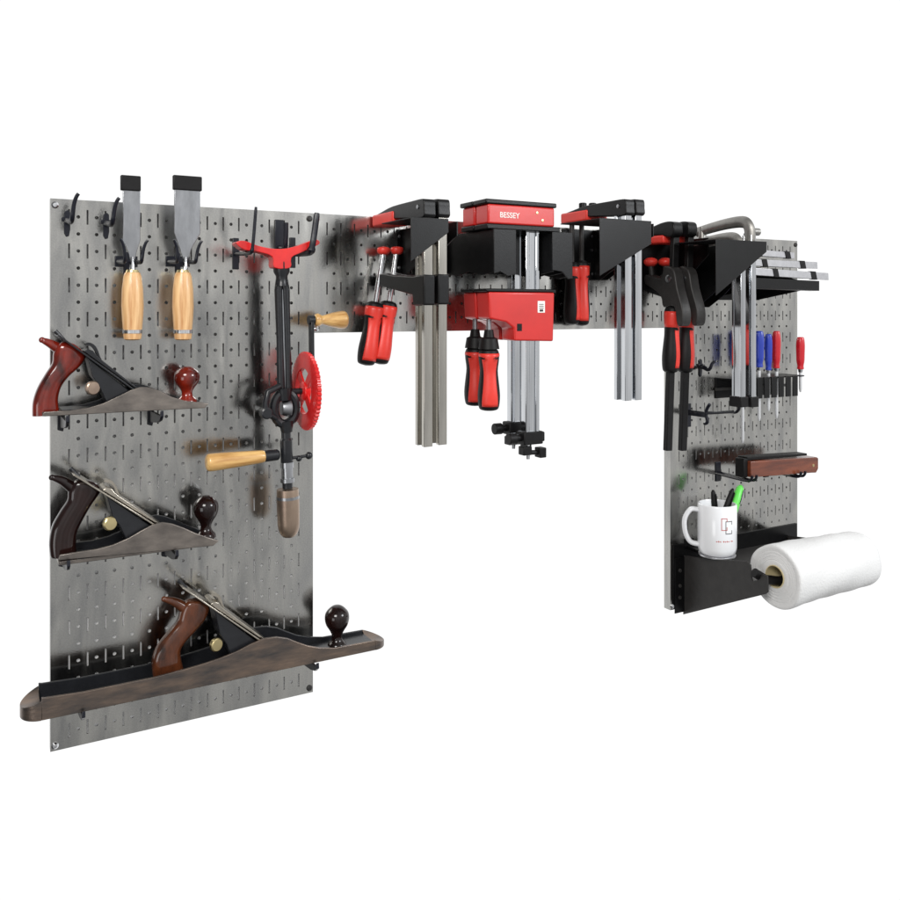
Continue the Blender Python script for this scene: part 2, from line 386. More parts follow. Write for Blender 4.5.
# ------------------------------------------------ bench planes
PN = 3.2; PF = .95; PM = (PN+PF)/2
def ax_shift(pts, p): return xz(pts, p)
def plane(label, cheek, floor, tote, blade, knob, mats, cap=None, brass=None, frog=None, rear=None, long=False, low=.35):
    """cheek: outline of the near side wall, floor: x extent, all traced on p = PN (body) or PM (handle, knob)"""
    body_m, tote_m, knob_m, blade_m, cap_m = mats
    ck = xz(cheek, PN)
    xs = [a for a, b in ck]; zs = [b for a, b in ck]
    x0, x1 = min(xs), max(xs); zb = min(zs)
    t = thing('hand_plane', V((x0+x1)/2, PM, zb), label, 'hand plane', 'hand planes resting on hooks')
    if long:
        lo_, hi_ = x0+1.0, x1-1.0
        def zat(x_, top):
            best = []
            for (xa, za), (xb, zb_) in zip(ck, ck[1:]+ck[:1]):
                if min(xa, xb) <= x_ <= max(xa, xb) and xa != xb: best.append(za+(zb_-za)*(x_-xa)/(xb-xa))
            return max(best) if top else min(best)
        ck2 = [(a, b) for a, b in ck if lo_ < a < hi_]
        cut = ck2.index(max(ck2, key=lambda q: q[0] if q[1] < zb+.6 else -99))
        hh = zat(lo_, True)-zb; ht = zat(hi_, True)-zb
        ck = [(lo_, zb)]+[(hi_, zb)]+[(hi_, zb+ht)]+[q for q in ck2 if q[1] > zb+ht*.98 and q[0] > lo_ and q[1] >= zat(q[0], True)-1e-3]+[(lo_, zb+hh)]
        for xe, sg, h0, h1, mt_ in ((x0, 1, hh*.5, hh*.85, body_m), (x1, -1, ht*.45, ht, body_m)):
            m = MB(); outer = []; inner = []; K = 20
            rings = []
            for k in range(K+1):
                a = math.pi*(k/K); cs = math.sin(a); h_ = (h1-(h1-h0)*cs)
                po = PM+(PN-PM)*math.cos(a); pi_ = PM+(PN-.16-PM)*math.cos(a)
                xo = xe+sg*1.0*(1-cs); xi = xe+sg*1.0
                rings.append([m.bm.verts.new(V(xo, po, zb)), m.bm.verts.new(V(xo, po, zb+h_)), m.bm.verts.new(V(xi, pi_, zb+h_)), m.bm.verts.new(V(xi, pi_, zb))])
            for A_, B_ in zip(rings, rings[1:]):
                for q in range(4): m.bm.faces.new((A_[q], A_[(q+1) % 4], B_[(q+1) % 4], B_[q]))
            m.bm.faces.new(rings[0]); m.bm.faces.new(rings[-1])
            m.build('nose' if sg < 0 else 'heel', mt_, t, bevel=.10 if sg < 0 else .2, seg=4)
    m = MB(); m.xzp(ck, PN-.16, PN); m.build('side_wall', body_m, t, bevel=.03)
    m = MB(); m.xzp(ck, PF, PF+.16); m.build('side_wall', M_japan, t, bevel=.03)
    # sole with rounded toe and heel
    r = .9
    o = [(x0+.05, PF+.3), (x0+.12, PF+.17), (x1-.6, PF+.17), (x1-.15, PF+.6), (x1, PM), (x1-.15, PN-.6), (x1-.6, PN-.17), (x0+.12, PN-.17), (x0+.05, PN-.3)]
    if long:
        o = [(x0+.2+.8*(1-math.sin(math.pi*k/10)), PM+(PF+.17-PM)*math.cos(math.pi*k/10)) for k in range(11)]+[(x1-.2-.8*(1-math.sin(math.pi*k/10)), PM-(PF+.17-PM)*math.cos(math.pi*k/10)) for k in range(11)]
    m = MB(); m.xpp(spline(o, 3) if False else o, zb+.0, zb+.22); sole = m.build('sole', body_m, t, bevel=.03)
    m = MB(); q = x0+.5; m.box(x0+1.0, x1-1.0, PF+.17, PN-.17, zb+.215, zb+(.44 if long else .3)); m.build('bed', M_japan, t)
    prs, horn = tote
    k = len(prs); Ls = spline([p[0] for p in prs], 5, False); Rs = spline([p[1] for p in prs], 5, False)
    N_ = len(Ls); pairs = []
    for i_, (l, r_) in enumerate(zip(Ls, Rs)):
        u = i_/(N_-1); kk = 1 if u < .8 else math.sqrt(max(.12, 1-((u-.8)/.21)**2))
        a, b = at(l[0], l[1], PM), at(r_[0], r_[1], PM); pairs.append(((a.x, a.z), (b.x, b.z), kk))
    m = MB(); m.loft(pairs, PM, .52)
    hp = spline([tuple(at(x_, y_, PM)) for x_, y_ in horn], 5, False)
    m.tube(hp, [.38-.24*i_/(len(hp)-1) for i_ in range(len(hp))]+[], n=16)
    m.ball(Vector(hp[-1]), .17)
    m.build('rear_handle', tote_m, t, sharp=85)
    # iron, lever cap, frog
    (ax_, ay), (bx, by) = blade[0], blade[1]
    A = at(ax_, ay, PM); B = at(bx, by, PM)
    d = (B-A).normalized(); up = Vector((-d.z, 0, d.x)); up = up if up.z > 0 else -up
    m = MB(); m.beam(A-up*.12, B-up*.12, 2.0 if not long else 1.95, .09, up); m.build('cutting_iron', blade_m, t, bevel=.02)
    L = (B-A).length
    m = MB()
    A2 = A+d*(L*.30)
    prof = [(0, .0), (.1, .2), (.35, .28), (.6, .2), (.9, .16), (L*.67, .05), (L*.67, -.03), (0, -.03)]
    pts = [(A2+d*a+up*(b+.02)) for a, b in prof]
    m.poly_prism([Vector((v.x, -(PM-.85), v.z)) for v in pts], [Vector((v.x, -(PM+.85), v.z)) for v in pts])
    lc = m.build('lever_cap', cap_m, t, bevel=.04)
    m = MB()
    lv = [(A2+d*a+up*b) for a, b in spline([(-.15, .42), (.0, .58), (.3, .62), (.6, .5), (.9, .3), (1.1, .2), (.85, .22), (.5, .4), (.2, .46), (-.05, .36)], 3)]
    m.poly_prism([Vector((v.x, -(PM-.3), v.z)) for v in lv], [Vector((v.x, -(PM+.3), v.z)) for v in lv])
    m.build('cam_lever', blade_m if not long else cap_m, lc)
    m = MB(); m.tube([A-d*.2+up*.0, A+d*.5-up*.12], [.13, .1], n=10); m.build('lateral_lever', M_japan, t)
    # frog: wedge under the iron
    zf = zb+.29
    fA = A+d*(L*.36)-up*.17
    fr = [(fA.x, fA.z), (B.x-.15, B.z-.3), (B.x-.1, zf), (fA.x+(B.x-fA.x)*.40, zf), (fA.x+(B.x-fA.x)*.36, zf+.4), (fA.x+(B.x-fA.x)*.22, zf+(fA.z-zf)*.45), (fA.x+(B.x-fA.x)*.10, zf+(fA.z-zf)*.62), (fA.x+.1, fA.z-.3)]
    m = MB(); m.xzp(fr, PM-.78, PM+.78); m.build('frog', M_japan, t, bevel=.05)
    m = MB(); bc = V(fA.x+(B.x-fA.x)*.12, PM, zf+(fA.z-zf)*.30) if brass is None else at(brass[0], brass[1], PM+.2)
    m.lathe(bc+Vector((-.3, -.35, 0)), Vector((.35, -1, 0)), [(0, .0), (0, .36), (.07, .4), (.28, .4), (.33, .34), (.34, 0)], n=20)
    m.build('adjuster_wheel', M_chuck if tote_m is M_rose else M_brass, t)
    m = MB(); m.tube([bc+Vector((-.2, 0, 0)), V(B.x-.6, PM, zf+.3)], .13, n=10); m.build('adjuster_rod', M_japan, t)
    # knob
    kx, ky0, ky1, kr = knob
    top = at(kx, ky0, PM); bot = at(kx, ky1, PM); H = top.z-zb-.3; o0 = V(top.x, PM, zb+.29)
    m = MB()
    pr = [(0, kr*.8), (H*.08, kr*.74), (H*.17, kr*.48), (H*.28, kr*.42), (H*.40, kr*.60), (H*.53, kr*.88), (H*.68, kr), (H*.82, kr*.93), (H*.93, kr*.62), (H*.99, kr*.3), (H, 0)]
    pr = [tuple(q) for q in spline(pr, 3, False)]
    m.lathe(o0, Vector((0, 0, 1)), pr, n=28); m.build('front_knob', knob_m, t, sharp=70)
    return t, zb

plane('small hand plane with glossy reddish rosewood handle, topmost of the three planes',
      [(42, 416.5), (205, 408.0), (209, 403.5), (200, 402.5), (186, 401), (172, 397), (160, 391), (150, 387.5), (141, 387), (131, 390), (117, 397), (103, 403.5), (88, 408), (70, 410.5), (44, 412)],
      None,
      ([((32, 416), (60, 414)), ((32.5, 402), (58, 400)), ((37, 388), (61, 387)), ((45, 374), (69, 376)), ((52, 363), (79, 367)), ((53, 354), (85.5, 357)), ((56, 346), (80, 348)), ((63, 341.5), (73, 343))], [(64, 352), (52, 344.5), (42, 340)]),
      [(58, 333), (137, 390)], (187, 366, 402, .74), (M_iron, M_rose, M_rose, M_japan, M_japan), brass=(96, 387))
plane('small hand plane with near black glossy handle and pale iron, middle of the three planes',
      [(58, 560.5), (213, 546), (219, 541), (208, 537.5), (195, 533), (184, 528), (173, 524), (163, 522.5), (152, 525), (141, 531), (129, 538), (113, 545), (96, 549.5), (78, 552), (60, 555)],
      None,
      ([((50, 557), (77, 555)), ((49, 542), (76, 540)), ((52, 526), (78, 529)), ((60, 511), (85, 515)), ((67, 500), (92, 503)), ((68, 491), (100, 491)), ((72, 483), (97, 483)), ((79, 478.5), (89, 480))], [(76, 490), (63, 481), (52, 477.5)]),
      [(73, 470), (163, 526)], (206, 495, 533, .74), (M_iron, M_dark, M_dark, M_capst, M_capst), brass=(113, 521))
plane('very long rusty hand plane with round dark knob, lowest of the three planes',
      [(21, 704), (27, 713), (38, 717), (60, 714.5), (190, 687), (283, 667), (330, 659), (386, 648), (389.5, 643), (384, 638.5), (376, 640.5), (352, 646), (335, 648), (320, 648), (308, 646), (298, 642.5), (288, 638.5), (277, 637), (265, 638.5), (252, 643.5), (238, 651), (222, 657.5), (205, 663.5), (190, 668), (152, 678), (84, 692), (45, 698), (25, 698)],
      None,
      ([((153, 678), (184, 671)), ((152, 660), (180, 652)), ((158, 645), (185, 641)), ((168, 632), (195, 630)), ((177, 621), (205, 618)), ((180, 611), (209, 606)), ((184, 603), (203, 600)), ((189, 599), (197, 599))], [(188, 610), (175, 602), (164, 599)]),
      [(181, 582), (266, 640)], (337, 605, 643, .80), (M_rust, M_brown, M_dark, M_capst, M_capst), brass=(218, 641), long=True)

def ledge(px, py, label, pa=3.3, pr_=.14):
    w = at(px, py, PN); x = w.x; z = w.z
    t = thing('pegboard_hook', V(x, 0, z), label, 'hook', 'black pegboard hooks')
    m = MB(); m.xzp([(x-.2, z-1.0), (x+.1, z-1.1), (x+.2, z-.6), (x+.2, z+.3), (x-.2, z+.3)], .01, .1)
    m.build('back_plate', M_hook, t, bevel=.03)
    m = MB(); m.pzp([(.08, z-.12), (pa, z-.12), (pa+.1, z+.12), (pa+.22, z+.2), (pa+.26, z-.15), (pa-.1, z-.42), (pa-.9, z-.62), (.3, z-.85), (.08, z-.9)], x-.09, x+.09)
    m.build('arm', M_hook, t, bevel=.03)
ledge(67, 418.6, 'black ledge hook under the heel of the top plane')
ledge(161, 413.4, 'black ledge hook under the toe of the top plane')
ledge(68, 562.3, 'black ledge hook under the heel of the middle plane')
ledge(176, 552, 'black ledge hook under the toe of the middle plane')
ledge(83, 712.5, 'black ledge hook under the heel of the long plane')
ledge(316, 664.2, 'black ledge hook under the toe of the long plane')

# ------------------------------------------------ breast drill
def drill():
    P = 2.9
    top = at(281, 252, P); base = at(289, 537, P)
    t = thing('breast_drill', top, 'old breast drill with red saddle, red gear wheel and honey wooden handles', 'hand drill')
    L = lambda py: at(281+(py-252)*(289-281)/285., py, P)
    # saddle
    pts = xz([(235, 243), (243, 241), (256, 246), (270, 249), (283, 249), (296, 246), (309, 241), (316, 240), (318, 244), (310, 248), (299, 253), (289, 258), (288, 268), (272, 268), (270, 257), (255, 252), (243, 250)], P)
    m = MB()
    a = [V(x, P-.5-.035*(x-top.x)**2, z) for x, z in spline(pts, 3)]; b = [V(x, P+.5-.035*(x-top.x)**2, z) for x, z in spline(pts, 3)]
    m.poly_prism(a, b); m.build('breast_plate', M_redp, t, bevel=.1, seg=3)
    m = MB(); m.tube([L(262), L(272), L(276), L(282), L(286)], [.5, .5, .36, .36, .45], n=20); m.build('collar', M_japan, t)
    # frame rails
    for s in (-1, 1):
        m = MB(); d = Vector((.24*s, 0, 0))
        m.tube([L(280)+d*.5, L(290)+d, L(340)+d, L(392)+d, L(400)+d*.6], [.27, .25, .21, .26, .3], n=12)
        m.build('frame_rail', M_japan, t)
    m = MB(); m.tube([L(282), L(405)], .11, n=10); m.build('drive_spindle', M_blade, t)
    # gear casting with ring
    c = at(285, 408, P)
    m = MB()
    ring = [c+Vector((math.cos(a)*.72, 0, math.sin(a)*1.0)) for a in [2*math.pi*k/24 for k in range(25)]]
    m.tube(ring, .29, n=10, caps=False)
    m.tube([at(284, 388, P), at(285, 400, P)], [.5, .4], n=16)
    m.tube([at(286, 421, P), at(287, 432, P)], [.46, .36], n=16)
    m.build('gear_casting', M_japan, t)
    m = MB()
    e = at(268, 392, P+.3); f = at(266, 413, P+.3)
    m.tube([at(280, 386, P+.2), e, (e+f)/2+Vector((-.08, 0, 0)), f, at(276, 418, P+.2)], [.2, .2, .2, .26, .18], n=12)
    m.lathe(f+Vector((0, .3, 0)), Vector((0, -1, 0)), [(0, 0), (0, .36), (.55, .36), (.6, .28), (.6, 0)], n=18)
    m.build('speed_shifter', M_japan, t)
    m = MB(); m.lathe(c+Vector((-.25, -.05, 0)), Vector((1, 0, 0)), [(0, .15), (.0, .42), (.4, .55), (.55, .55), (.55, .15)], n=16); m.build('pinion', M_blade, t)
    # gear wheel, facing along x
    gx = at(303, 391, P).x; gz = at(303, 391, P).z; G = V(gx, P, gz); R = 2.5
    def ringv(x, r, n=216, teeth=0):
        out = []
        for k in range(n):
            a = 2*math.pi*k/n
            rr = r+(teeth if (k//2) % 2 == 0 else 0)
            out.append(Vector((x, -P+math.cos(a)*rr, gz+math.sin(a)*rr)))
        return out
    m = MB(); bm = m.bm
    x0, x1 = gx-.0, gx+.32
    loops = [ringv(x0+.08, R-.1, teeth=.075), ringv(x1, R-.1-.02, teeth=.075), ringv(x1, R*.58), ringv(x0, R*.58), ringv(x0, R-.3), ringv(x0+.08, R-.1, teeth=.075)]
    vs = [[bm.verts.new(v) for v in l] for l in loops[:-1]]
    vs.append(vs[0])
    for A_, B_ in zip(vs, vs[1:]):
        n = len(A_)
        for k in range(n): bm.faces.new((A_[k], A_[(k+1) % n], B_[(k+1) % n], B_[k]))
    gear = m.build('gear_wheel', M_redp, t, sharp=30)
    m = MB()
    for k in range(4):
        a = math.radians(45+90*k); u = Vector((0, math.cos(a), math.sin(a)))
        m.beam(G+Vector((.12, 0, 0))+u*.4, G+Vector((.12, 0, 0))+u*R*.78, .6, .14, Vector((1, 0, 0)))
    m.lathe(G+Vector((-.1, 0, 0)), Vector((1, 0, 0)), [(0, 0), (0, .45), (.05, .6), (.4, .65), (.45, .5), (.45, 0)], n=24)
    m.build('spokes', M_redp, gear, bevel=.03)
    m = MB(); m.tube([G+Vector((-1.0, 0, 0)), G+Vector((.8, 0, 0))], .2, n=12); m.build('axle', M_japan, t)
    # crank
    hz = at(318, 320, P).z
    m = MB(); a = G+Vector((.6, 0, 0)); b = V(gx+.55, P, hz)
    m.beam(a, b, .55, .2, Vector((1, 0, 0))); m.lathe(b+Vector((-.2, 0, 0)), Vector((1, 0, 0)), [(0, 0), (0, .3), (.4, .3), (.45, .2), (.45, 0)], n=16)
    m.build('crank_arm', M_japan, t, bevel=.03)
    x2 = at(347, 320, P).x; o = V(gx+.75, P, hz); ln = x2-o.x
    m = MB(); m.lathe(o, Vector((1, 0, 0)), spline([(0, .2), (.06, .36), (.25, .42), (.5, .30), (.75, .34), (ln*.55, .47), (ln*.85, .58), (ln*.96, .5), (ln, .25), (ln+.01, .0)], 3, False), n=24)
    m.build('crank_handle', M_woodx, t, sharp=60)
    # side handle
    a = at(279, 454.5, P); b = at(206, 463, P); d = b-a; ln = d.length
    m = MB(); m.lathe(a, d, [(0, .25), (.1, .34), (ln*.2, .36), (ln*.22, .3)], n=18); m.build('side_handle_socket', M_japan, t)
    m = MB(); m.lathe(a, d, spline([(ln*.20, .3), (ln*.24, .38), (ln*.45, .44), (ln*.8, .52), (ln*.95, .53), (ln*.985, .45), (ln, .3), (ln+.01, 0)], 3, False), n=24)
    m.build('side_handle', M_woodx, t, sharp=60)
    # lower spindle and chuck
    m = MB(); m.tube([L(430), L(438), L(440), L(466), L(468), L(488)], [.3, .3, .38, .38, .32, .32], n=20); m.build('lower_spindle', M_japan, t)
    m = MB(); q0 = L(466); m.lathe(L(462), L(490)-L(462), [(0, .39), (0, .42), (.35, .42), (.35, .36), (1.0, .36), (1.0, .44), (1.25, .44), (1.3, .3)], n=20); m.build('spindle_sleeve', M_blade, t)
    o = L(489); ax = L(537)-o; ln = ax.length
    m = MB(); m.lathe(o, ax, spline([(0, .0), (0.001, .58), (.12, .68), (ln*.35, .70), (ln*.6, .69), (ln*.8, .66), (ln*.93, .52), (ln*.995, .3), (ln, .0)], 2, False), n=28)
    ch = m.build('chuck', M_chuck, t, sharp=50)
    m = MB(); m.lathe(o, ax, [(ln*.14, .69), (ln*.14, .715), (ln*.2, .715), (ln*.2, .69)], n=28, cap=False); m.build('chuck_ring', M_blade, ch)
    m = MB(); a = at(292, 458, P); b = at(309, 455.5, P)
    m.tube([a, b], .1, n=8); m.ball(at(299, 458.5, P), .2); m.ball(b, .24); m.build('lock_lever', M_japan, t)
drill()
def drill_hook(pxw, pyz, tippx, tippy, L, label, r=.1):
    x = at(pxw, pyz, L).x; z = at(pxw, pyz, L).z; tz = at(tippx, tippy, L).z
    t = thing('pegboard_hook', V(x, 0, z), label, 'hook', 'black pegboard hooks')
    m = MB(); m.xzp([(x-.2, z-.9), (x+.2, z-.9), (x+.2, z+1.1), (x-.2, z+1.1)], .01, .1); m.build('back_plate', M_hook, t, bevel=.03)
    xt = at(tippx, tippy, L).x
    m = MB(); m.tube(spline([(x, 0, z+.1), (x, -L*.5, z), (x, -L*.9, z), (x, -L, z+.25), ((x+xt)/2, -L, (z+tz)/2), (xt, -L, tz)], 4, False), [r*1.3]*12+[r]*8+[r*.8]*1, n=10)
    m.build('prong', M_hook, t)
drill_hook(252.5, 252, 256, 207, 3.7, 'thin tall black hook prong under the left wing of the red drill saddle')
drill_hook(312, 251, 317, 213, 3.7, 'thick black hook under the right wing of the red drill saddle', r=.2)
x = at(286, 232, 1.4); t = thing('pegboard_hook', V(x.x, 0, x.z), 'short black upright hook behind the middle of the red drill saddle', 'hook', 'black pegboard hooks')
m = MB(); m.box(x.x-.3, x.x+.3, .02, .12, x.z-1.2, x.z+.9); m.build('back_plate', M_hook, t, bevel=.03)
m = MB(); m.tube(spline([(x.x, 0, x.z-.9), (x.x, -1.1, x.z-1.0), (x.x, -1.35, x.z-.5), (x.x, -1.4, x.z+.6)], 4, False), .16, n=10); m.build('prong', M_hook, t)

# ------------------------------------------------ clamp racks
def rack(xs, zt, zb, P, label, notch=.9, front=.9, back=None, lip=None):
    t = thing('clamp_rack', V(xs[0], 0, zb), label, 'rack', 'black steel clamp racks')
    m = MB(); m.box(back if back else xs[0]-.35, xs[-1]+.35, .01, .1, zt-2.6, zt); m.box(xs[0]-.35, xs[0]+.02, .01, .1, zb, zt-2.6)
    bp = m.build('back_plate', M_black, t, bevel=.02)
    for x_ in xs:
        m = MB(); m.pzp([(.1, zb), (.1, zt), (P, zt+.05), (P, zt-front), (P-.5, zt-front-.15), (2.6, zt-(zt-zb)*.8), (.9, zb)], x_-.05, x_+.05)
        m.build('side_arm', M_black, t, bevel=.02)
    if lip:
        for (xa, xb, pl, za, zc) in lip:
            m = MB(); m.xzp([(xa, zt+.05), (xb, zt+.05), (xb, zc), (xa+(xb-xa)*.5, (za+zc)/2), (xa, za)], pl, pl+.07); m.build('front_lip', M_black, t, bevel=.02)
            m = MB(); m.box(xa+.02, xb, P-3.2, pl-.003, zt-.04, zt+.03); m.build('top_plate', M_black, t, bevel=.01)
    for z_ in (zt-.5, zt-1.6, zb+.5):
        m = MB(); m.lathe(V(xs[0]-.2, .09, z_), Vector((0, -1, 0)), [(0, 0), (0, .12), (.08, .11), (.1, 0)], n=10); m.build('bolt', M_blade, t)
    return t
rack([22.55, 23.4], 31.2, 28.0, 6.5, 'black steel rack holding the leftmost pair of bar clamps', lip=[(19.5, 22.15, 7.5, 28.5, 30.4)])
def wide_rack():
    zt = 30.93
    t = thing('clamp_rack', V(26.3, 0, 27.5), 'wide black steel rack carrying the two large red parallel clamps', 'rack', 'black steel clamp racks')
    m = MB(); m.box(26.0, 33.8, .01, .1, 28.2, zt); m.build('back_plate', M_black, t, bevel=.02)
    for x_, zz in ((26.35, 27.95), (27.5, 28.1), (31.2, 28.1), (32.0, 28.0), (32.75, 27.8)):
        m = MB(); m.pzp([(.1, zz+.15), (.1, zt), (6.25, zt), (6.25, zz+.1), (4.8, zz-.05), (3.0, zz+.25), (1.5, zz)], x_-.05, x_+.05); m.build('side_arm', M_black, t, bevel=.02)
    m = MB(); m.xzp([(26.3, zt), (28.05, zt), (28.05, 27.95), (27.4, 27.8), (26.8, 28.1), (26.3, 27.95)], 6.26, 6.34); m.build('front_lip', M_black, t, bevel=.02)
    m = MB(); m.xzp([(31.05, zt), (32.8, zt), (32.8, 27.75), (32.4, 27.7), (31.9, 28.2), (31.05, 28.3)], 6.26, 6.34); m.build('front_lip', M_black, t, bevel=.02)
    m = MB(); m.box(26.4, 28.0, .1, 6.25, zt-.06, zt-.003); m.build('top_plate', M_black, t)
    m = MB(); m.box(31.1, 32.7, .1, 6.25, zt-.06, zt-.003); m.build('top_plate', M_black, t)
wide_rack()
rack([39.7, 40.4], 31.9, 27.9, 6.2, 'black steel rack holding the pair of clamps with chrome bars', back=36.6, lip=[(34.2, 38.95, 7.5, 27.9, 30.3)])
def back_rack():
    t = thing('clamp_rack', V(44.4, 0, 27.5), 'black rack arm and added plate standing in for dark reflection behind one handed clamps', 'rack', 'black steel clamp racks')
    m = MB(); m.xzp([(44.3, 27.3), (48.4, 26.3), (48.4, 31.5), (44.3, 31.5)], .01, .1); m.build('back_plate', M_black, t, bevel=.02)  # plate added as dark backdrop, in place of a dark reflection
    m = MB(); m.pzp([(.1, 27.5), (.1, 31.4), (4.0, 31.4), (4.0, 30.0), (1.0, 27.6)], 48.3, 48.4); m.build('side_arm', M_black, t, bevel=.02)
back_rack()
rack([50.2, 51.6], 30.85, 25.75, 6.6, 'rightmost black clamp rack with triangular arms carrying the grey cast clamps', front=1.0, lip=[(45.2, 50.75, 7.7, 26.6, 30.1)])

# ------------------------------------------------ clamp handle (black core, red face)
def grip(top, bot, r, t, red=(-.95, .95), ref=None, full_top=.22, name='handle', n=22):
    ax = bot-top; L = ax.length
    prof = spline([(0, r*.5), (.03*L, r*.8), (.1*L, r*.92), (.2*L, r*.9), (.36*L, r*.80), (.55*L, r*.9), (.75*L, r*1.0), (.92*L, r*.92), (.98*L, r*.7), (L, 0)], 3, False)
    m = MB(); m.lathe(top, ax, prof, n=n, ref=ref); h = m.build(name, M_cap, t, sharp=60)
    def rad(s_):
        for (a, ra), (b, rb) in zip(prof, prof[1:]):
            if a <= s_ <= b+1e-9: return ra+(rb-ra)*((s_-a)/(b-a) if b > a else 0)
        return 0
    m = MB(); k = 18
    segs = [(.08+.84*i/k)*L for i in range(k+1)]
    # face panel, waisted: narrower toward the end
    axn = ax.normalized(); rf = ref if ref else Vector((0, -1, 0)); x = (rf-axn*rf.dot(axn)).normalized(); y = axn.cross(x)
    rows = []
    for s_ in segs:
        u = s_/L
        hw = math.pi*1.0 if u < full_top+.02 else (red[1]-red[0])/2*(1-.25*math.sin((u-full_top)*3.6))
        c_ = 0 if u < full_top+.02 else (red[0]+red[1])/2
        rows.append([m.bm.verts.new(top+axn*s_+(x*math.cos(c_-hw+2*hw*j/14)+y*math.sin(c_-hw+2*hw*j/14))*(rad(s_)+.03)) for j in range(15)])
    for a, b in zip(rows, rows[1:]):
        for j in range(14): m.bm.faces.new((a[j], a[j+1], b[j+1], b[j]))
    g = m.build('red_grip', M_red, h, sharp=80)
    sd = g.modifiers.new('solid', 'SOLIDIFY'); sd.thickness = .05*S; sd.offset = -1
    return h

# ------------------------------------------------ F clamps (arms point back to the board)
def f_clamp(X, pb, ztop, zend, zslide, psp, handle, label, group, bar_m, arm_h=1.05, pad_z=None, sp_z=(0, 0), lean=0, barw=(.46, 1.0), knob_top=False, reds=(-.95, .95), spindle_m=None):
    t = thing('bar_clamp', V(X, pb, zend), label, 'clamp', group)
    bw, bd = barw
    m = MB(); m.box(X-bw*.22, X+bw*.22, pb-bd/2+.05, pb+bd/2-.05, zend, ztop-.15)
    bar = m.build('bar', bar_m, t, bevel=.05)
    # the rails on both faces of the bar
    m = MB()
    for s in (-1, 1):
        m.box(X-bw/2-.07, X+bw/2+.07, pb+s*(bd/2-.06)-.17, pb+s*(bd/2-.06)+.17, zend+.01, ztop-.9)
    m.build('bar_rail', bar_m, bar, bevel=.03)
    hw = .42
    m = MB()
    m.pzp(spline([(pb+.75, ztop-.1), (pb+.8, ztop-.6), (pb+.7, ztop-arm_h-.1), (pb-.9, ztop-arm_h-.02), (3.0, ztop-arm_h*.8), (psp+.7, ztop-arm_h*.75), (psp-.5, ztop-arm_h*.72), (psp-.55, ztop-arm_h*.4), (psp+.6, ztop-.22), (3.2, ztop-.02), (pb-1, ztop+.02), (pb+.4, ztop+.02)], 3), X-hw, X+hw)
    fa = m.build('fixed_arm', M_black, t, bevel=.08, seg=3)
    m = MB(); zz = ztop-arm_h*.8
    m.box(X-.52, X+.52, psp-.8, psp+2.5, zz-.32, zz+.5); m.build('pad', M_red, fa, bevel=.14, seg=3)
    m = MB(); m.lathe(V(X, pb, ztop-.45), Vector((-1, 0, 0)), [(0, 0), (0, .14), (hw+.05, .14), (hw+.07, 0)], n=12); m.build('rivet', M_blade, fa)
    if knob_top:
        m = MB(); m.lathe(V(X, 2.3, ztop-.1), Vector((0, 0, 1)), [(0, 0), (0, .3), (.35, .3), (.4, .24), (.4, 0)], n=14); m.build('cap_screw', M_black, fa)
    # sliding arm
    if zslide:
        m = MB()
        m.pzp([(pb+.75, zslide-.1), (pb+.75, zslide-2.0), (pb-.75, zslide-2.05), (pb-.85, zslide-1.35), (3.2, zslide-.95), (psp+.5, zslide-.7), (psp-.45, zslide-.65), (psp-.45, zslide+.15), (psp+.6, zslide+.2), (3.4, zslide+.0), (pb-.8, zslide-.15)], X-.4, X+.4)
        m.build('sliding_arm', M_black, t, bevel=.1, seg=3)
    zt, zh = sp_z
    a = V(X, psp, zt); b = V(X-lean, psp, zh)
    m = MB(); m.tube([a, b], .2, n=14); sp = m.build('spindle', spindle_m or M_chrome, t)
    if pad_z:
        m = MB(); m.lathe(a, Vector((0, 0, 1)), spline([(-.25, 0), (-.24, .25), (-.1, .42), (.1, .46), (.25, .38), (.32, 0)], 2, False), n=18); m.build('swivel_pad', M_red, sp, sharp=60)
    h0, h1, hr = handle
    d = (b-a).normalized()
    grip(V(X-lean*(h0-zt)/(zh-zt+1e-6) if lean else X, psp, h0), V((X-lean*(h1-zt)/(zh-zt+1e-6)) if lean else X, psp, h1), hr, t, reds, ref=Vector((-.45, -1, 0)))
    return t

# leftmost pair
d0 = 54.7
Z = lambda py, d: 25.6-(py-HZ)*d/F
a1 = f_clamp(20.75, 6.9, Z(200, 54.2), Z(446, 54.2), Z(275, 57.), .95, (Z(302, 59.4), Z(365, 59.4), .68),
        'dull steel bar clamp, left one of the leftmost hanging pair', 'bar clamps hung by their top arms', M_bar, pad_z=True, sp_z=(Z(251, 59.3), Z(312, 59.3)), lean=.72, reds=(-1.5, .6))
c = dup(a1, dx=1.02, label='dull steel bar clamp, right one of the leftmost hanging pair', dz=.05)
# chrome bar pair
c1 = f_clamp(36.85, 6.9, Z(200.5, 62.3), Z(400, 62.3), None, .95, (Z(262, 67.3), Z(325, 67.3), .66),
        'chrome bar clamp with mostly black handle, left one of its pair', 'bar clamps hung by their top arms', M_bars, sp_z=(Z(214, 67.3), Z(266, 67.3)), knob_top=True, reds=(-1.7, -.2), spindle_m=M_dgrey)
c2 = f_clamp(37.8, 6.9, Z(200.5, 62.3)+.05, Z(400, 62.3), None, .95, (Z(262, 67.9)+.1, Z(326, 67.9), .64),
        'chrome bar clamp with bright red handle front, right one of its pair', 'bar clamps hung by their top arms', M_bars, sp_z=(Z(214, 67.3), Z(266, 67.3)), knob_top=True, spindle_m=M_dgrey)

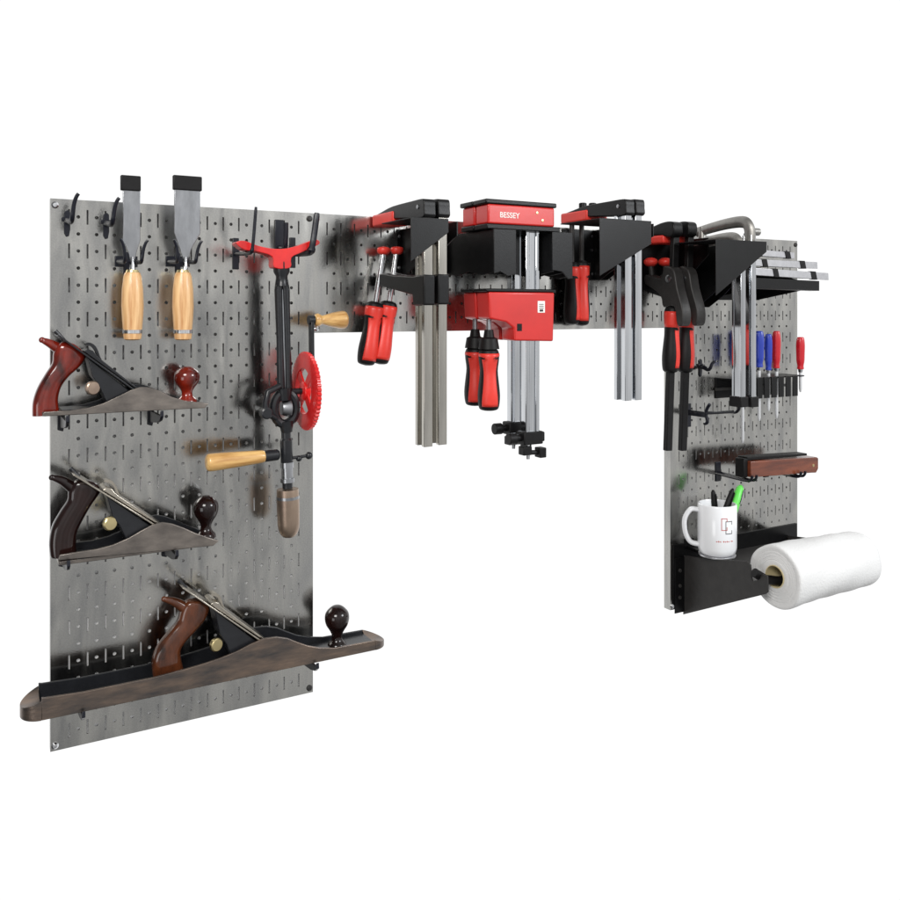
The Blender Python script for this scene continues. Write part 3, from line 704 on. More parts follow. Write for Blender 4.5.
# ------------------------------------------------ parallel clamps
def parallel_clamp(p0, p1, label, front):
    pm = (p0+p1)/2; bx = 30.0; hx = 26.6
    t = thing('parallel_clamp', V(bx, pm, 16.5), label, 'clamp', 'large red parallel clamps')
    zt = 32.62
    m = MB(); m.box(26.05, 31.5, p0, p1, 31.3, zt); jb = m.build('upper_jaw', M_enamel, t, bevel=.12, seg=3)
    m = MB(); m.box(25.85, 31.65, p0-.05, p1+.05, zt+.003, zt+.33); m.build('jaw_face', M_black, jb, bevel=.08)
    m = MB(); m.box(25.95, 31.9, p0-.04, p1+.04, 30.95, 31.297); m.build('jaw_rim', M_black, jb, bevel=.06)
    m = MB(); m.box(bx-.55, bx+.55, pm-.17, pm+.17, 16.7, 31.1); bar = m.build('bar', M_bars, t, bevel=.04)
    m = MB()
    for s in (-1, 1): m.box(bx+s*.42-.16, bx+s*.42+.16, pm-.3, pm+.3, 16.72, 31.05)
    m.build('bar_rail', M_bars, bar, bevel=.05)
    z0 = 26.75
    m = MB()
    m.xzp([(26.1, z0), (31.5, z0), (31.4, 23.35), (28.15, 23.45), (28.1, 24.3), (27.5, 24.7), (26.2, 24.95)], p0, p1)
    lj = m.build('lower_jaw', M_enamel, t, bevel=.12, seg=3)
    m = MB(); m.box(25.9, 31.6, p0-.04, p1+.04, z0+.003, z0+.22); m.build('jaw_face', M_black, lj, bevel=.06)
    m = MB(); m.box(28.35, 28.75, p1-.02, p1+.02, 24.1, 24.6); m.build('release_slot', M_black, lj, bevel=.02)
    m = MB(); m.box(30.05, 30.65, p1+.003, p1+.02, 25.35, 26.15); m.build('sticker', M_sticker, lj)
    m = MB()
    for k in range(3): m.box(30.16, 30.54, p1+.022, p1+.028, 25.95-.13*k-.05, 25.95-.13*k)
    m.box(30.2, 30.5, p1+.022, p1+.028, 25.42, 25.58)
    m.build('sticker_print', M_ink_b, lj)
    # lettering on the upper jaw
    cu = bpy.data.curves.new('txt', 'FONT'); cu.body = 'BESSEY'; cu.size = .52*S; cu.extrude = .008*S; cu.offset = .008*S; cu.align_x = 'CENTER'
    tmp = bpy.data.objects.new('tmp', cu); C.objects.link(tmp)
    bpy.context.view_layer.update()
    me = bpy.data.meshes.new_from_object(tmp.evaluated_get(bpy.context.evaluated_depsgraph_get()))
    bpy.data.objects.remove(tmp); me.materials.clear(); me.materials.append(M_cream)
    lt = bpy.data.objects.new('lettering', me); C.objects.link(lt); lt.parent = jb
    o = Vector(t['_o']); lt.location = (V(27.75, p1+.012, 31.75)-o)*S; lt.rotation_euler = (math.pi/2, 0, 0)
    for q in ((30.0, 32.2), (30.45, 31.7)):
        m = MB(); m.lathe(V(q[0], p1-.02, q[1]), Vector((0, -1, 0)), [(0, 0), (0, .1), (.05, .09), (.06, 0)], n=12); m.build('rivet', M_brass, jb)
    # spindle and handle
    m = MB(); m.tube([V(hx, pm, 24.9), V(hx, pm, 23.6)], .17, n=12); sp = m.build('spindle', M_blade, t)
    m = MB(); m.lathe(V(hx, pm, 24.2), Vector((0, 0, -1)), [(0, 0), (0, .3), (.5, .38), (.6, .6), (1.3, .72), (1.35, 0)], n=20); m.build('collar', M_cap, t)
    grip(V(hx, pm, 22.95), V(hx, pm, Z(413 if front else 408, 57.5 if front else 59)), .76, t, (-.9, .9), ref=Vector((-.45, -1, 0)), full_top=.12)
    # end stop at the foot of the bar
    zf = Z(429, 59) if front else Z(430, 60.5)
    zf = zf-(.75 if front else 0)
    m = MB(); m.box(bx-.85, bx+.75, pm-.5, pm+.5, zf-.45, zf+.45); m.box(bx+.3, bx+.95, pm-.62, pm+.42, zf-.3, zf+.38)
    es = m.build('end_stop', M_cap, t, bevel=.08)
    m = MB(); m.tube([V(bx-.8, pm, zf+.02), V(bx-1.3, pm, zf+.02)], [.25, .25], n=14); m.tube([V(bx-1.25, pm, zf), V(bx-1.85, pm, zf)], .4, n=16); m.build('knob', M_cap, es, bevel=.05)
    m = MB(); m.tube([V(bx-.2, pm, zf-.4), V(bx-.2, pm, zf-1.5)], .13, n=10); m.build('stop_pin', M_chrome, es)
    m = MB()
    m.box(bx-.75, bx-.05, pm-.4, pm+.3, zf-1.2, zf-.6); m.box(bx+.55, bx+1.1, pm-.3, pm+.4, zf-1.45, zf-.75)
    m.tube([V(bx-.1, pm, zf-1.05), V(bx+.6, pm, zf-1.1)], .17, n=10)
    m.build('foot', M_cap, es, bevel=.06)
    return t
parallel_clamp(2.6, 4.2, 'large red parallel clamp hanging behind its twin, nearer the pegboard', False)
parallel_clamp(4.4, 6.0, 'large red parallel clamp in front of its twin, white lettering and sticker showing', True)

# ------------------------------------------------ one handed black clamps
def trigger_clamp(X, label, lean):
    pb = 3.0; d = 50.1+X*ST-pb*CT
    t = thing('trigger_clamp', V(X, pb, Z(450, d)), label, 'clamp', 'black one handed clamps')
    def bx(z): return X-lean*(Z(300, d)-z)/(Z(300, d)-Z(450, d))
    m = MB(); zt = Z(226, d); zb = Z(450, d)
    m.beam(V(bx(zb), pb, zb), V(bx(zt), pb, zt), .45, .62, Vector((1, 0, 0))); m.build('bar', M_cap, t, bevel=.06)
    m = MB()
    m.pzp(spline([(pb+.6, zt+.1), (pb+.62, zt-.7), (pb+.1, zt-.95), (pb-.7, zt-.75), (1.0, zt-.7), (.2, zt-.8), (.15, zt-.35), (.9, zt-.0), (pb-.9, zt+.3), (pb+.1, zt+.35)], 3), X-.5, X+.5)
    fj = m.build('fixed_jaw', M_black, t, bevel=.12, seg=3)
    m = MB(); m.box(X-.55, X+.55, .12, 2.5, zt-1.35, zt-.68); m.build('pad', M_red, fj, bevel=.18, seg=3)
    zj = Z(285, d)
    m = MB()
    m.pzp(spline([(pb+.55, zj+1.2), (pb+.95, zj-.3), (pb+1.55, zj-2.0), (pb+1.5, zj-3.1), (pb+.95, zj-3.2), (pb+.6, zj-1.75), (pb-.6, zj-1.8), (pb-.9, zj-.9), (1.2, zj-.3), (.2, zj+.2), (.25, zj+.9), (1.1, zj+.8), (pb-.9, zj+.6), (pb-.5, zj+1.5)], 3), X-.48, X+.48)
    bd = m.build('trigger_body', M_dgrey, t, bevel=.12, seg=3)
    m = MB(); m.ball(V(X-.1, .55, Z(262, d+2)), .62, (.9, 1, .62)); m.build('pad', M_red, bd)
    m = MB(); m.tube([V(X-.1, .55, Z(266, d+2)), V(X-.05, .7, zj+.5)], .22, n=12); m.build('pad_stem', M_dgrey, bd)
    m = MB(); m.lathe(V(X, pb+.0, zj+.5), Vector((-1, 0, 0)), [(0, 0), (0, .3), (.55, .3), (.6, .2), (.6, 0)], n=16); m.build('rivet', M_blade, bd)
    z0 = Z(310, d); z1 = Z(373, d)
    z0 += .3
    grip(V(bx(z0), pb, z0), V(bx(z1), pb, z1), .70, t, (-2.1, .1), ref=Vector((-.3, -1, 0)), full_top=.3)
    return t
trigger_clamp(45.4, 'black one handed clamp with red handle insert, left one of the two', .55)
trigger_clamp(47.0, 'black one handed clamp with red handle insert, right one of the two', .55)

# ------------------------------------------------ grey cast clamps
def cast_clamp(X, zt, label, nub=False):
    pb = 6.95; d = 50.1+X*ST-pb*CT; ze = Z(397, d)
    t = thing('cast_clamp', V(X, pb, ze), label, 'clamp', 'grey cast bar clamps')
    m = MB(); m.box(X-.2, X+.2, pb-.42, pb+.42, ze, zt-1.2); bar = m.build('bar', M_bars, t, bevel=.04)
    m = MB()
    for s in (-1, 1): m.box(X-.27, X+.27, pb+s*.36-.1, pb+s*.36+.1, ze+.02, zt-1.4)
    m.build('bar_rail', M_bars, bar, bevel=.03)
    m = MB()
    path = [V(X, pb, zt-2.3), V(X, pb+.1, zt-1.3), V(X, pb-.1, zt-.6), V(X, pb-.7, zt-.28), V(X, pb-2.2, zt-.3), V(X, 3.0, zt-.5), V(X, 1.4, zt-.75)]
    path = spline([tuple(v) for v in path], 5, False)
    m.tube(path, [.46-.1*i/(len(path)-1) for i in range(len(path))], n=8, sq=(.75, 1.15)); m.build('cast_arm', M_castg, t, sharp=50)
    m = MB(); m.tube([V(X, 2.0, zt-.35), V(X, 2.0, zt-1.3)], [.3, .34], n=14); m.build('jaw_tip', M_castg, t)
    m = MB(); m.box(X-.42, X+.42, pb-.6, pb+.6, ze-.75, ze+.05); m.build('end_cap', M_cap, t, bevel=.06)
    if nub:
        m = MB(); m.tube([V(X, pb, zt-1.1), V(X+.95, pb+.1, zt-1.1)], .3, n=12); m.build('rivet', M_castg, t)
    return t
cast_clamp(48.55, Z(234, 68), 'grey cast iron clamp with silver bar, lower left one of the pair')
cast_clamp(49.7, Z(217, 68), 'grey cast iron clamp with silver bar, taller right one of the pair', True)

# ------------------------------------------------ stepped ruler shelf
def shelf():
    t = thing('tool_tray', V(55, 0, 27.5), 'black stepped tray at the top right corner holding flat aluminium bars', 'tray')
    for i, (p, l, r) in enumerate([(5.4, (748, 276.5, 819, 281), .0), (3.7, (741, 266, 806, 270), 0), (2.2, (752, 259, 792, 262), 0)]):
        pass
    def row(p, pxa, ya, pxb, yb, h):
        a = at(pxa, ya, p); b = at(pxb, yb, p)
        m = MB(); m.xzp([(a.x, a.z), (b.x, b.z), (b.x, b.z-h), (a.x, a.z-h)], p-.02, p+.14)
        m.poly_prism([V(a.x, p-.9, a.z-h), V(b.x, p-.9, b.z-h), V(b.x, p-.9, b.z-h+.1), V(a.x, p-.9, a.z-h+.1)], [V(a.x, p-.025, a.z-h), V(b.x, p-.025, b.z-h), V(b.x, p-.025, b.z-h+.1), V(a.x, p-.025, a.z-h+.1)])
        m.build('step', M_black, t, bevel=.02)
    row(5.6, 745, 277.5, 818, 281, .85)
    row(4.0, 741, 268, 805, 271.5, .5)
    row(2.4, 752, 259, 794, 261, .45)
    for x_ in (52.2, 58.5):
        m = MB(); m.pzp([(.05, 26.4), (5.5, 27.3), (5.5, 27.8), (.05, 29.4)], x_-.05, x_+.05); m.build('side_arm', M_black, t, bevel=.02)
    m = MB(); m.box(52, 58.8, .02, .1, 26.4, 29.4); m.build('back_plate', M_black, t, bevel=.02)
    def bar(p, pxa, ya, pxb, yb, h, bands, label):
        a = at(pxa, ya, p); b = at(pxb, yb, p)
        q = thing('flat_bar', (a+b)/2, label, 'metal bar', 'flat aluminium bars on the black tray')
        m = MB(); m.xzp([(a.x, a.z), (b.x, b.z), (b.x+.05, b.z-h), (a.x, a.z-h)], p-.32, p-.05); m.build('bar_body', M_alu, q, bevel=.04)
        for s in bands:
            c0 = at(s-3, ya+(yb-ya)*(s-3-pxa)/(pxb-pxa), p); c1 = at(s+2, ya+(yb-ya)*(s+2-pxa)/(pxb-pxa), p)
            m = MB(); m.poly_prism([V(c0.x, p-.36, c0.z+.05), V(c1.x, p-.36, c1.z+.05), V(c1.x+.2, p-.36, c1.z-h-.04), V(c0.x+.2, p-.36, c0.z-h-.04)],
                                   [V(c0.x, p-.0, c0.z+.05), V(c1.x, p-.0, c1.z+.05), V(c1.x+.2, p-.0, c1.z-h-.04), V(c0.x+.2, p-.0, c0.z-h-.04)])
            m.build('band', M_cap, q, bevel=.02)
    bar(5.6, 746, 267.0, 829, 273.0, .62, (776, 814), 'longest flat aluminium bar with black bands, lowest and front of three')
    bar(4.0, 744, 258.5, 818, 262.0, .60, (765, 803), 'flat aluminium bar with black bands, middle of three on tray')
    bar(2.4, 757, 249.5, 795, 252.5, .55, (788,), 'shortest flat aluminium bar, topmost and rear of three on tray')
shelf()

# ------------------------------------------------ screwdrivers
def sd_rack():
    p = 1.5; a = at(728, 375, p); b = at(793, 375, p)
    t = thing('screwdriver_rack', V(a.x, 0, a.z-2), 'long black slotted rack holding screwdrivers on the right pegboard', 'rack')
    n = 9; w = (b.x-a.x)/n; zt = at(775, 376, p).z; zb = at(775, 396.5, p).z
    m = MB(); m.box(a.x, b.x, .02, .12, zb, zt)
    m.build('back_plate', M_black, t, bevel=.02)
    m = MB(); m.box(a.x, b.x, .12, p+.55, zt-.12, zt); m.build('top_ledge', M_black, t, bevel=.02)
    for k in range(n):
        m = MB(); m.box(a.x+k*w+.13, a.x+(k+1)*w-.13, p+.55, p+.65, zb, zt); m.build('front_tab', M_black, t, bevel=.03)
    m = MB(); m.box(a.x-.15, b.x+.6, .15, .35, zt-1.15, zt-.9); m.build('rail', M_dgrey, t, bevel=.02)
    return zt
SZT = sd_rack()
def screwdriver(px, ytop, ybot, ytip, m_h, label, r=.34):
    p = 1.5; a = at(px, ytop, p); b = at(px, ybot, p); c_ = at(px, ytip, p)
    b = Vector((a.x, a.y, b.z)); c_ = Vector((a.x, a.y, c_.z))
    t = thing('screwdriver', c_, label, 'screwdriver', 'screwdrivers standing in the rack')
    L = (a-b).length; r *= 1.12
    m = MB(); prof = spline([(0, 0), (.001, r*.5), (.1, r*.8), (L*.25, r), (L*.55, r*.95), (L*.75, r*.9), (L*.9, r*.7), (L, r*.75), (L+.01, 0)], 3, False)
    m.lathe(a, b-a, prof, n=24)
    for v in m.bm.verts:       # flutes
        q = v.co-a; an = math.atan2(q.y, q.x); k = 1-.10*(.5+.5*math.cos(6*an)); v.co.x = a.x+q.x*k; v.co.y = a.y+q.y*k
    m.build('handle', m_h, t, sharp=60)
    m = MB(); m.tube([b+Vector((0, 0, .05)), b+Vector((0, 0, -.3))], [r*.6, r*.45], n=14); m.build('ferrule', M_chrome, t)
    m = MB(); m.tube([b, c_+Vector((0, 0, .3)), c_], [.15, .15, .08], n=10); m.build('shaft', M_shaft, t)
screwdriver(742.5, 335, 368, 443, M_blue, 'blue handled screwdriver with longest shaft, hidden behind the silver clamp bars')
screwdriver(759, 331, 367, 421, M_blue, 'blue screwdriver just right of the silver clamp bars', .42)
screwdriver(768.5, 334, 370, 411, M_blue, 'blue screwdriver touching the red screwdriver on its left side', .32)
screwdriver(776.5, 331, 368, 418, M_screwred, 'red screwdriver standing between a blue one and the empty rack slots', .36)
screwdriver(800.5, 337, 369, 392, M_screwred, 'red screwdriver apart from the others at the far right end', .37)
h = thing('pegboard_hook', V(62.2, 0, SZT), 'small black loop beside the rack holding the far right red screwdriver', 'hook', 'black pegboard hooks')
sx = at(800.5, 350, 1.5).x
m = MB(); m.tube([V(sx+.28*math.cos(k*math.pi/8), 1.5+.28*math.sin(k*math.pi/8), SZT-.1) for k in range(17)], .06, n=8, caps=False); m.tube([V(sx, 0, SZT-.1), V(sx, 1.22, SZT-.1)], .07, n=8); m.build('loop', M_hook, h)

# ------------------------------------------------ hooks on the right panel
w = at(700, 366, 0); hook(w.x, w.z, 1.3, 'small empty black hook just right of the one handed clamp handles', up=.45, r=.14)
def long_hook():
    x = at(687, 413, 0).x; z = at(687, 413, 0).z
    t = thing('pegboard_hook', V(x, 0, z), 'long empty black hook reaching out beneath the silver clamp bars', 'hook', 'black pegboard hooks')
    m = MB(); m.box(x-.3, x+.4, .01, .1, z-1.2, z+.8); m.build('back_plate', M_hook, t, bevel=.03)
    z2 = pz(x, 733, 411)[1]
    m = MB(); m.tube(spline([(x, 0, z+.1), (x, -2, z+.2), (x, -4.8, z2-.1), (x, -5.4, z2-.05), (x, -5.75, z2+.3), (x, -5.55, z2+.75), (x, -5.35, z2+.8)], 4, False), .13, n=10); m.build('prong', M_hook, t)
    m = MB(); m.tube(spline([(x, -2.6, z+1.0), (x, -2.3, z+.6), (x, -2.2, z+.1), (x, -2.35, z-.5), (x, -2.0, z-.7)], 4, False), .14, n=10)
    m.box(x-.12, x+.12, .1, 2.2, z-.15, z+.3); m.build('brace', M_hook, t)
long_hook()

# wooden block on two hooks
def block():
    p1 = 3.6
    a = at(751, 461.5, p1); b = at(818.5, 457.0, p1); zb = at(751, 477.5, p1).z; z2 = at(818.5, 472, p1).z
    t = thing('wooden_block', V((a.x+b.x)/2, 3, zb), 'reddish brown wooden block with black top edge resting on two black hooks', 'wooden block')
    m = MB(); m.xzp([(a.x, zb), (a.x, a.z), (b.x-.2, b.z), (b.x, b.z-.1), (b.x, z2+.3), (b.x-.3, z2-.05), (b.x-.9, z2)], 2.5, p1); bd = m.build('body', M_rw, t, bevel=.06)
    m = MB(); m.xzp([(a.x+.05, a.z+.003), (b.x-1.0, b.z+.003+.15), (b.x-1.0, b.z+.35), (a.x+.05, a.z+.3)], 2.1, 3.2); m.build('top_edge', M_cap, t, bevel=.05)
    m = MB(); m.lathe(V(b.x-.7, p1-.02, z2+.65), Vector((0, -1, 0)), [(0, 0), (0, .14), (.05, .13), (.06, 0)], n=12); m.build('pin', M_brass, t)
    m = MB(); m.box(a.x-.5, a.x-.02, 2.3, 3.3, zb-.05, a.z+.2); m.build('end_cap', M_cap, t, bevel=.08)
    for xx, lab in ((a.x-.1, 'black hook under the left end of the reddish brown wooden block'), (b.x-2.6, 'black hook under the right end of the reddish brown wooden block')):
        zz = zb-.12 if xx < 56 else zb+(z2-zb)*.7-.12
        h = thing('pegboard_hook', V(xx, 0, zz), lab, 'hook', 'black pegboard hooks')
        m = MB(); m.box(xx-.3, xx+.3, .01, .1, zz-.8, zz+.9); m.build('back_plate', M_hook, h, bevel=.03)
        m = MB(); m.tube(spline([(xx-.2, 0, zz-.1), (xx-.2, -2, zz-.15), (xx-.2, -3.5, zz-.15), (xx-.2, -3.9, zz+.05), (xx-.2, -4.0, zz+.35)], 4, False), .12, n=8)
        m.tube(spline([(xx+.35, 0, zz-.1), (xx+.35, -2, zz-.15), (xx+.35, -3.5, zz-.15), (xx+.35, -3.9, zz+.05), (xx+.35, -4.0, zz+.35)], 4, False), .12, n=8)
        m.tube([V(xx-.2, 3.0, zz-.2), V(xx+.35, 3.0, zz-.2)], .1, n=8)
        m.build('prong', M_hook, h)
block()

# ------------------------------------------------ paper towel holder
def towel_holder():
    t = thing('towel_holder', V(49, 0, 0), 'dark sheet metal paper towel holder along the foot of the right pegboard', 'paper towel holder')
    m = MB(); m.box(48.25, 63.85, .02, .12, .3, 5.5); m.build('back_plate', M_black, t, bevel=.03)
    m = MB(); m.box(49.6, 62.5, .12, 5.0, 4.0, 4.12); m.build('lip', M_dgrey, t, bevel=.02)
    for i, X in enumerate((49.5, 62.6)):
        pr = [pz(49.5, *q) for q in ((683.5, 614.5), (683.5, 555), (708, 559), (747, 561), (751, 565), (751.5, 575), (753, 581), (758, 580), (763, 574), (768, 576), (768.5, 592), (766, 594))]
        m = MB(); m.pzp([(a, b) for a, b in pr], X-.06, X+.06); m.build('side_arm', M_dgrey, t, bevel=.03)
    m = MB(); m.box(48.35, 49.44, .12, .2, -.3, 4.4); m.build('flange', M_black, t, bevel=.02)
    for z_ in (1.0, 2.0, 3.3):
        m = MB(); m.lathe(V(48.9, .2, z_), Vector((0, -1, 0)), [(0, 0), (0, .17), (.08, .15), (.1, 0)], n=12); m.build('bolt', M_dgrey, t)
    m = MB(); q = pz(49.5, 757, 572); m.tube([V(49.2, q[0], q[1]), V(50.2, 8.1, 4.5), V(51.2, 8.6, 4.35), V(62.6, 8.6, 4.35)], .36, n=20); m.build('rod', M_cap, t)
towel_holder()
def roll():
    cp, cz = 8.55, 4.75; x0, x1 = 50.75, 60.7
    t = thing('paper_towel_roll', V(x0, cp, cz), 'roll of plain white paper towel on the holder beneath the right pegboard', 'paper towel')
    m = MB(); bm = m.bm; n = 96; k = 40; R = 2.42; r0 = .88
    rings = []
    def ring(x, r, wob):
        out = []
        for i in range(n):
            a = 2*math.pi*i/n; u = (x-x0)/(x1-x0)
            if r > 1.2: r_u = r*(1-.06*u)
            else: r_u = r
            w = wob*(.05*math.sin(2*a+u*2)+.035*math.sin(3*a-u*5+1)+.022*math.sin(5*a+9*u)+.10*math.exp(-((a-1.9)/.5)**2)*(.5+.5*math.sin(u*7-1.2)))
            rr = r_u+w*1.3
            out.append(bm.verts.new(V(x, cp-math.cos(a)*rr, cz+math.sin(a)*rr)))
        return out
    rings.append(ring(x0+.02, r0, 0)); rings.append(ring(x0-.04, r0+.3, 0)); [rings.append(ring(x0+(.035 if k_ % 2 else -.02)*(.5+.5*math.sin(k_*2.3)**2), r0+.35+(R-.3-r0-.35)*k_/16, .1+.04*k_)) for k_ in range(17)]; rings.append(ring(x0+.0, R-.12, .8)); rings.append(ring(x0+.05, R-.02, 1))
    for j in range(1, k): rings.append(ring(x0+(x1-x0)*j/k, R+.02*math.sin(j*.7), 1))
    rings += [ring(x1-.05, R-.02, 1), ring(x1, R-.12, .8), ring(x1, R*.6, .2), ring(x1-.02, r0, 0)]
    for a, b in zip(rings, rings[1:]):
        for i in range(n): bm.faces.new((a[i], a[(i+1) % n], b[(i+1) % n], b[i]))
    m.build('paper', M_paper, t, sharp=75)
    m = MB(); m.lathe(V(x0-.05, cp, cz), Vector((1, 0, 0)), [(0, r0-.06), (0, r0-.005), (x1-x0, r0-.005), (x1-x0, r0-.06), (0, r0-.06)], n=40, cap=False); m.build('cardboard_core', M_card, t)
roll()

# ------------------------------------------------ mug and pens
def mug():
    X, p, zb, R, H = 50.15, 3.2, 5.35, 1.58, 4.15
    t = thing('mug', V(X, p, zb), 'white ceramic mug with small square emblem, holding pens', 'mug')
    m = MB(); o = V(X, p, zb)
    prof = [(.12, 0), (.0, R*.55), (.0, R*.80), (.06, R*.86), (.25, R*.95), (.6, R), (H-.08, R), (H, R-.05), (H, R-.13), (H-.08, R-.17), (.5, R-.19), (.3, R*.6), (.3, 0)]
    m.lathe(o, Vector((0, 0, 1)), prof, n=48, cap=False); m.build('cup', M_white, t, sharp=60)
    ang = Vector((-.93, -.36*-1*-1, 0)).normalized(); ang = Vector((-.80, .60, 0)).normalized()
    pts = []
    for r_, z_ in ((R-.05, H*.86), (R+.55, H*.86), (R+1.02, H*.68), (R+1.0, H*.42), (R+.6, H*.22), (R-.05, H*.17)):
        pts.append(tuple(o+ang*r_+Vector((0, 0, z_))))
    m = MB(); m.tube(spline(pts, 6, False), .26, n=14, sq=(1.25, .8)); m.build('mug_handle', M_white, t, sharp=70)
    # emblem: two interlocking angular C shapes printed on the wall of the cup
    a0 = math.radians(-112)
    def strip(u0, u1, v0, v1, mt_, mb):
        k = 6; rows = []
        for i in range(k+1):
            a = a0+(u0+(u1-u0)*i/k)/R
            dd = Vector((math.cos(a), math.sin(a), 0))
            rows.append((mb.bm.verts.new(o+dd*(R+.008)+Vector((0, 0, v0))), mb.bm.verts.new(o+dd*(R+.008)+Vector((0, 0, v1)))))
        for q, w_ in zip(rows, rows[1:]): mb.bm.faces.new((q[0], w_[0], w_[1], q[1]))
    lw = .055
    def cshape(mb, u, v, w_, h_):
        strip(u, u+w_, v, v+lw, 0, mb); strip(u, u+w_, v+h_-lw, v+h_, 0, mb); strip(u, u+lw, v+lw, v+h_-lw, 0, mb)
        strip(u+w_-lw, u+w_, v+lw, v+h_*.28, 0, mb); strip(u+w_-lw, u+w_, v+h_*.72, v+h_-lw, 0, mb)
    mr = MB(); cshape(mr, -.35, 2.25, .5, 1.0); mr.build('emblem', M_ink_r, t)
    mk = MB(); cshape(mk, .0, 1.95, .62, 1.05); mk.build('emblem', M_ink_b, t)
    mk = MB()
    for i, u in enumerate((-.75, -.6, -.45, -.2, -.05, .1, .25, .5, .62)): strip(u, u+.09, 1.3, 1.38+.03*(i % 2), 0, mk)
    mk.build('lettering', M_ink_r, t)
    def pen(px, py, m_, r, lab, base=(0, 0), clip=False):
        top = at(px, py, p); b = V(X+base[0], p+base[1], zb+.45)
        q = thing('pen', b, lab, 'pen', 'pens standing in the mug'); d = (top-b); L = d.length
        m = MB(); m.lathe(b, d, [(0, 0), (.05, r*.6), (.3, r), (L*.8, r), (L*.96, r*.75), (L, r*.35), (L+.01, 0)], n=16); m.build('barrel', m_, q, sharp=60)
        m = MB(); dn = d.normalized(); side = Vector((.1, -1, 0)).normalized()
        m.beam(b+dn*(L*.72)+side*(r+.06), b+dn*(L*.94)+side*(r+.04), .12, .06); m.build('clip', M_chrome if clip else m_, q)
    pen(713, 490, M_cap, .24, 'black pen standing upright at the left in the white mug', (-.1, .2))
    pen(733, 488.5, M_cap, .24, 'black pen leaning right just behind the green pen', (-.5, -.1))
    pen(741, 485.5, M_green, .40, 'bright green pen leaning right in the white mug', (-.2, .5), True)
    # holder under the mug
    h = thing('mug_holder', V(X, 0, zb-.2), 'small dark bracket carrying the white mug on the right pegboard', 'bracket')
    m = MB(); m.lathe(V(X, p, zb-.14), Vector((0, 0, 1)), [(0, 0), (0, R*.95), (.13, R*.95), (.13, 0)], n=40); m.build('saucer', M_alu, h, bevel=.02)
    m = MB(); m.box(X-.35, X+.35, .1, p-.1, zb-.4, zb-.15); m.lathe(V(X, p, zb-.75), Vector((0, 0, 1)), [(0, 0), (0, .4), (.6, .55), (.6, 0)], n=16); m.box(X-.5, X+.5, .01, .1, zb-1.0, zb+.5)
    m.build('arm', M_black, h, bevel=.03)
mug()

for o in list(bpy.data.objects):
    if '_o' in o: del o['_o']

# ------------------------------------------------ light
wd = bpy.data.worlds.new('World'); scene.world = wd; wd.use_nodes = True
nt = wd.node_tree; bg = nt.nodes['Background']
tc = nt.nodes.new('ShaderNodeTexCoord')
def mapped(v, a, b, lo, hi, smooth=True):
    n = nt.nodes.new('ShaderNodeVectorMath'); n.operation = 'DOT_PRODUCT'; n.inputs[1].default_value = Vector(v).normalized() if Vector(v).length > 0 else v
    nt.links.new(tc.outputs['Generated'], n.inputs[0])
    r = nt.nodes.new('ShaderNodeMapRange'); r.interpolation_type = 'SMOOTHSTEP' if smooth else 'LINEAR'
    for k, q in (('From Min', a), ('From Max', b), ('To Min', lo), ('To Max', hi)): r.inputs[k].default_value = q
    nt.links.new(n.outputs['Value'], r.inputs['Value']); return r.outputs[0]
white = mapped((ST, CT, 0), -.02, .40, 0, 1)             # the white studio backdrop behind the boards
side = mapped((.35, -.93, 0), .15, .85, .22, 1)         # made-up bright zone of the world, added for the boards to mirror
height = mapped((0, 0, 1), -.50, .12, .30, .80, False)  # world dims downward, added so the boards mirror darker towards the foot
mu = nt.nodes.new('ShaderNodeMath'); mu.operation = 'MULTIPLY'
nt.links.new(side, mu.inputs[0]); nt.links.new(height, mu.inputs[1])
nz = nt.nodes.new('ShaderNodeTexNoise'); nz.inputs['Scale'].default_value = 4.0; nz.inputs['Detail'].default_value = 2     # made-up unevenness of the world, added to streak the reflections
mpn = nt.nodes.new('ShaderNodeMapping'); mpn.inputs['Scale'].default_value = (1.6, 1.6, .8)
nt.links.new(tc.outputs['Generated'], mpn.inputs['Vector']); nt.links.new(mpn.outputs[0], nz.inputs['Vector'])
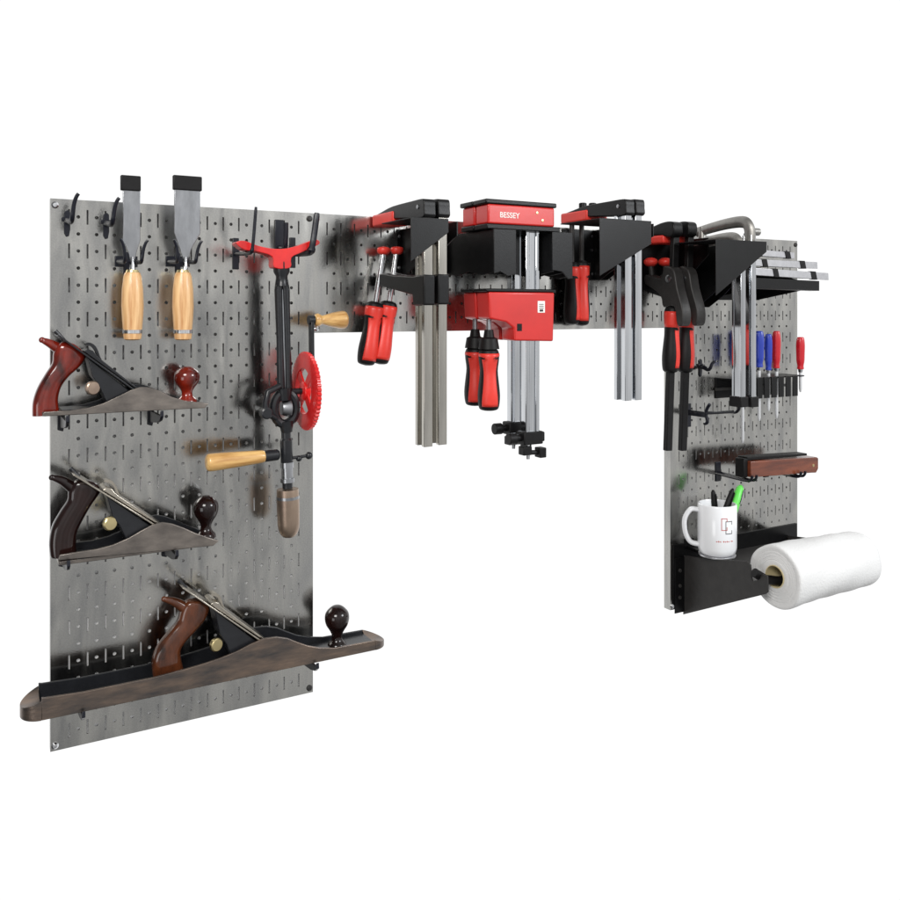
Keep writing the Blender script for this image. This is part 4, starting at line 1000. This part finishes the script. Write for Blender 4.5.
nr = nt.nodes.new('ShaderNodeMapRange'); nr.inputs['From Min'].default_value = .3; nr.inputs['From Max'].default_value = .7; nr.inputs['To Min'].default_value = .62; nr.inputs['To Max'].default_value = 1.45
nt.links.new(nz.outputs['Fac'], nr.inputs['Value'])
m2 = nt.nodes.new('ShaderNodeMath'); m2.operation = 'MULTIPLY'
nt.links.new(mu.outputs[0], m2.inputs[0]); nt.links.new(nr.outputs[0], m2.inputs[1]); mu = m2
mx = nt.nodes.new('ShaderNodeMix'); mx.data_type = 'FLOAT'
nt.links.new(white, mx.inputs['Factor']); nt.links.new(mu.outputs[0], mx.inputs['A']); mx.inputs['B'].default_value = 1.05
nt.links.new(mx.outputs['Result'], bg.inputs['Strength'])
bg.inputs['Color'].default_value = (1, 1, 1, 1)

def area(loc, target, size, power, col=(1, 1, 1), size_y=None):
    l = bpy.data.lights.new('added_lamp', 'AREA'); l.energy = power; l.size = size; l.color = col  # unseen lamp, added for highlights and direction of light
    if size_y: l.shape = 'RECTANGLE'; l.size_y = size_y
    o = bpy.data.objects.new('added_lamp', l); C.objects.link(o)
    o.location = Vector(loc)*S; d = (Vector(target)-Vector(loc))
    o.rotation_euler = d.to_track_quat('-Z', 'Y').to_euler()
    return o
area((-40, -75, 75), (25, 0, 18), 1.0, 52, (1, .98, .95))
area((80, -80, 60), (40, 0, 18), .8, 30, (.94, .97, 1))

area((-70, -60, 0), (45, 0, 10), 1.0, 9, (1, 1, 1))  # low fill, added to brighten the end of the paper roll

# ------------------------------------------------ camera
cam = bpy.data.cameras.new('camera'); co = bpy.data.objects.new('camera', cam); C.objects.link(co)
cam.sensor_width = 36; cam.lens = F/900*36
X_c = 23.1*CT-50.1*ST; p_c = 23.1*ST+50.1*CT
co.location = V(X_c, p_c, 25.6)*S
co.rotation_euler = (math.pi/2, 0, -TH)
cam.shift_y = -(450-HZ)/900
cam.clip_start = .05; cam.clip_end = 100
scene.camera = co
scene.view_settings.view_transform = 'Standard'; scene.view_settings.look = 'None'
scene.view_settings.exposure = 0; scene.view_settings.gamma = 1
scene.render.resolution_x = 1024; scene.render.resolution_y = 1024
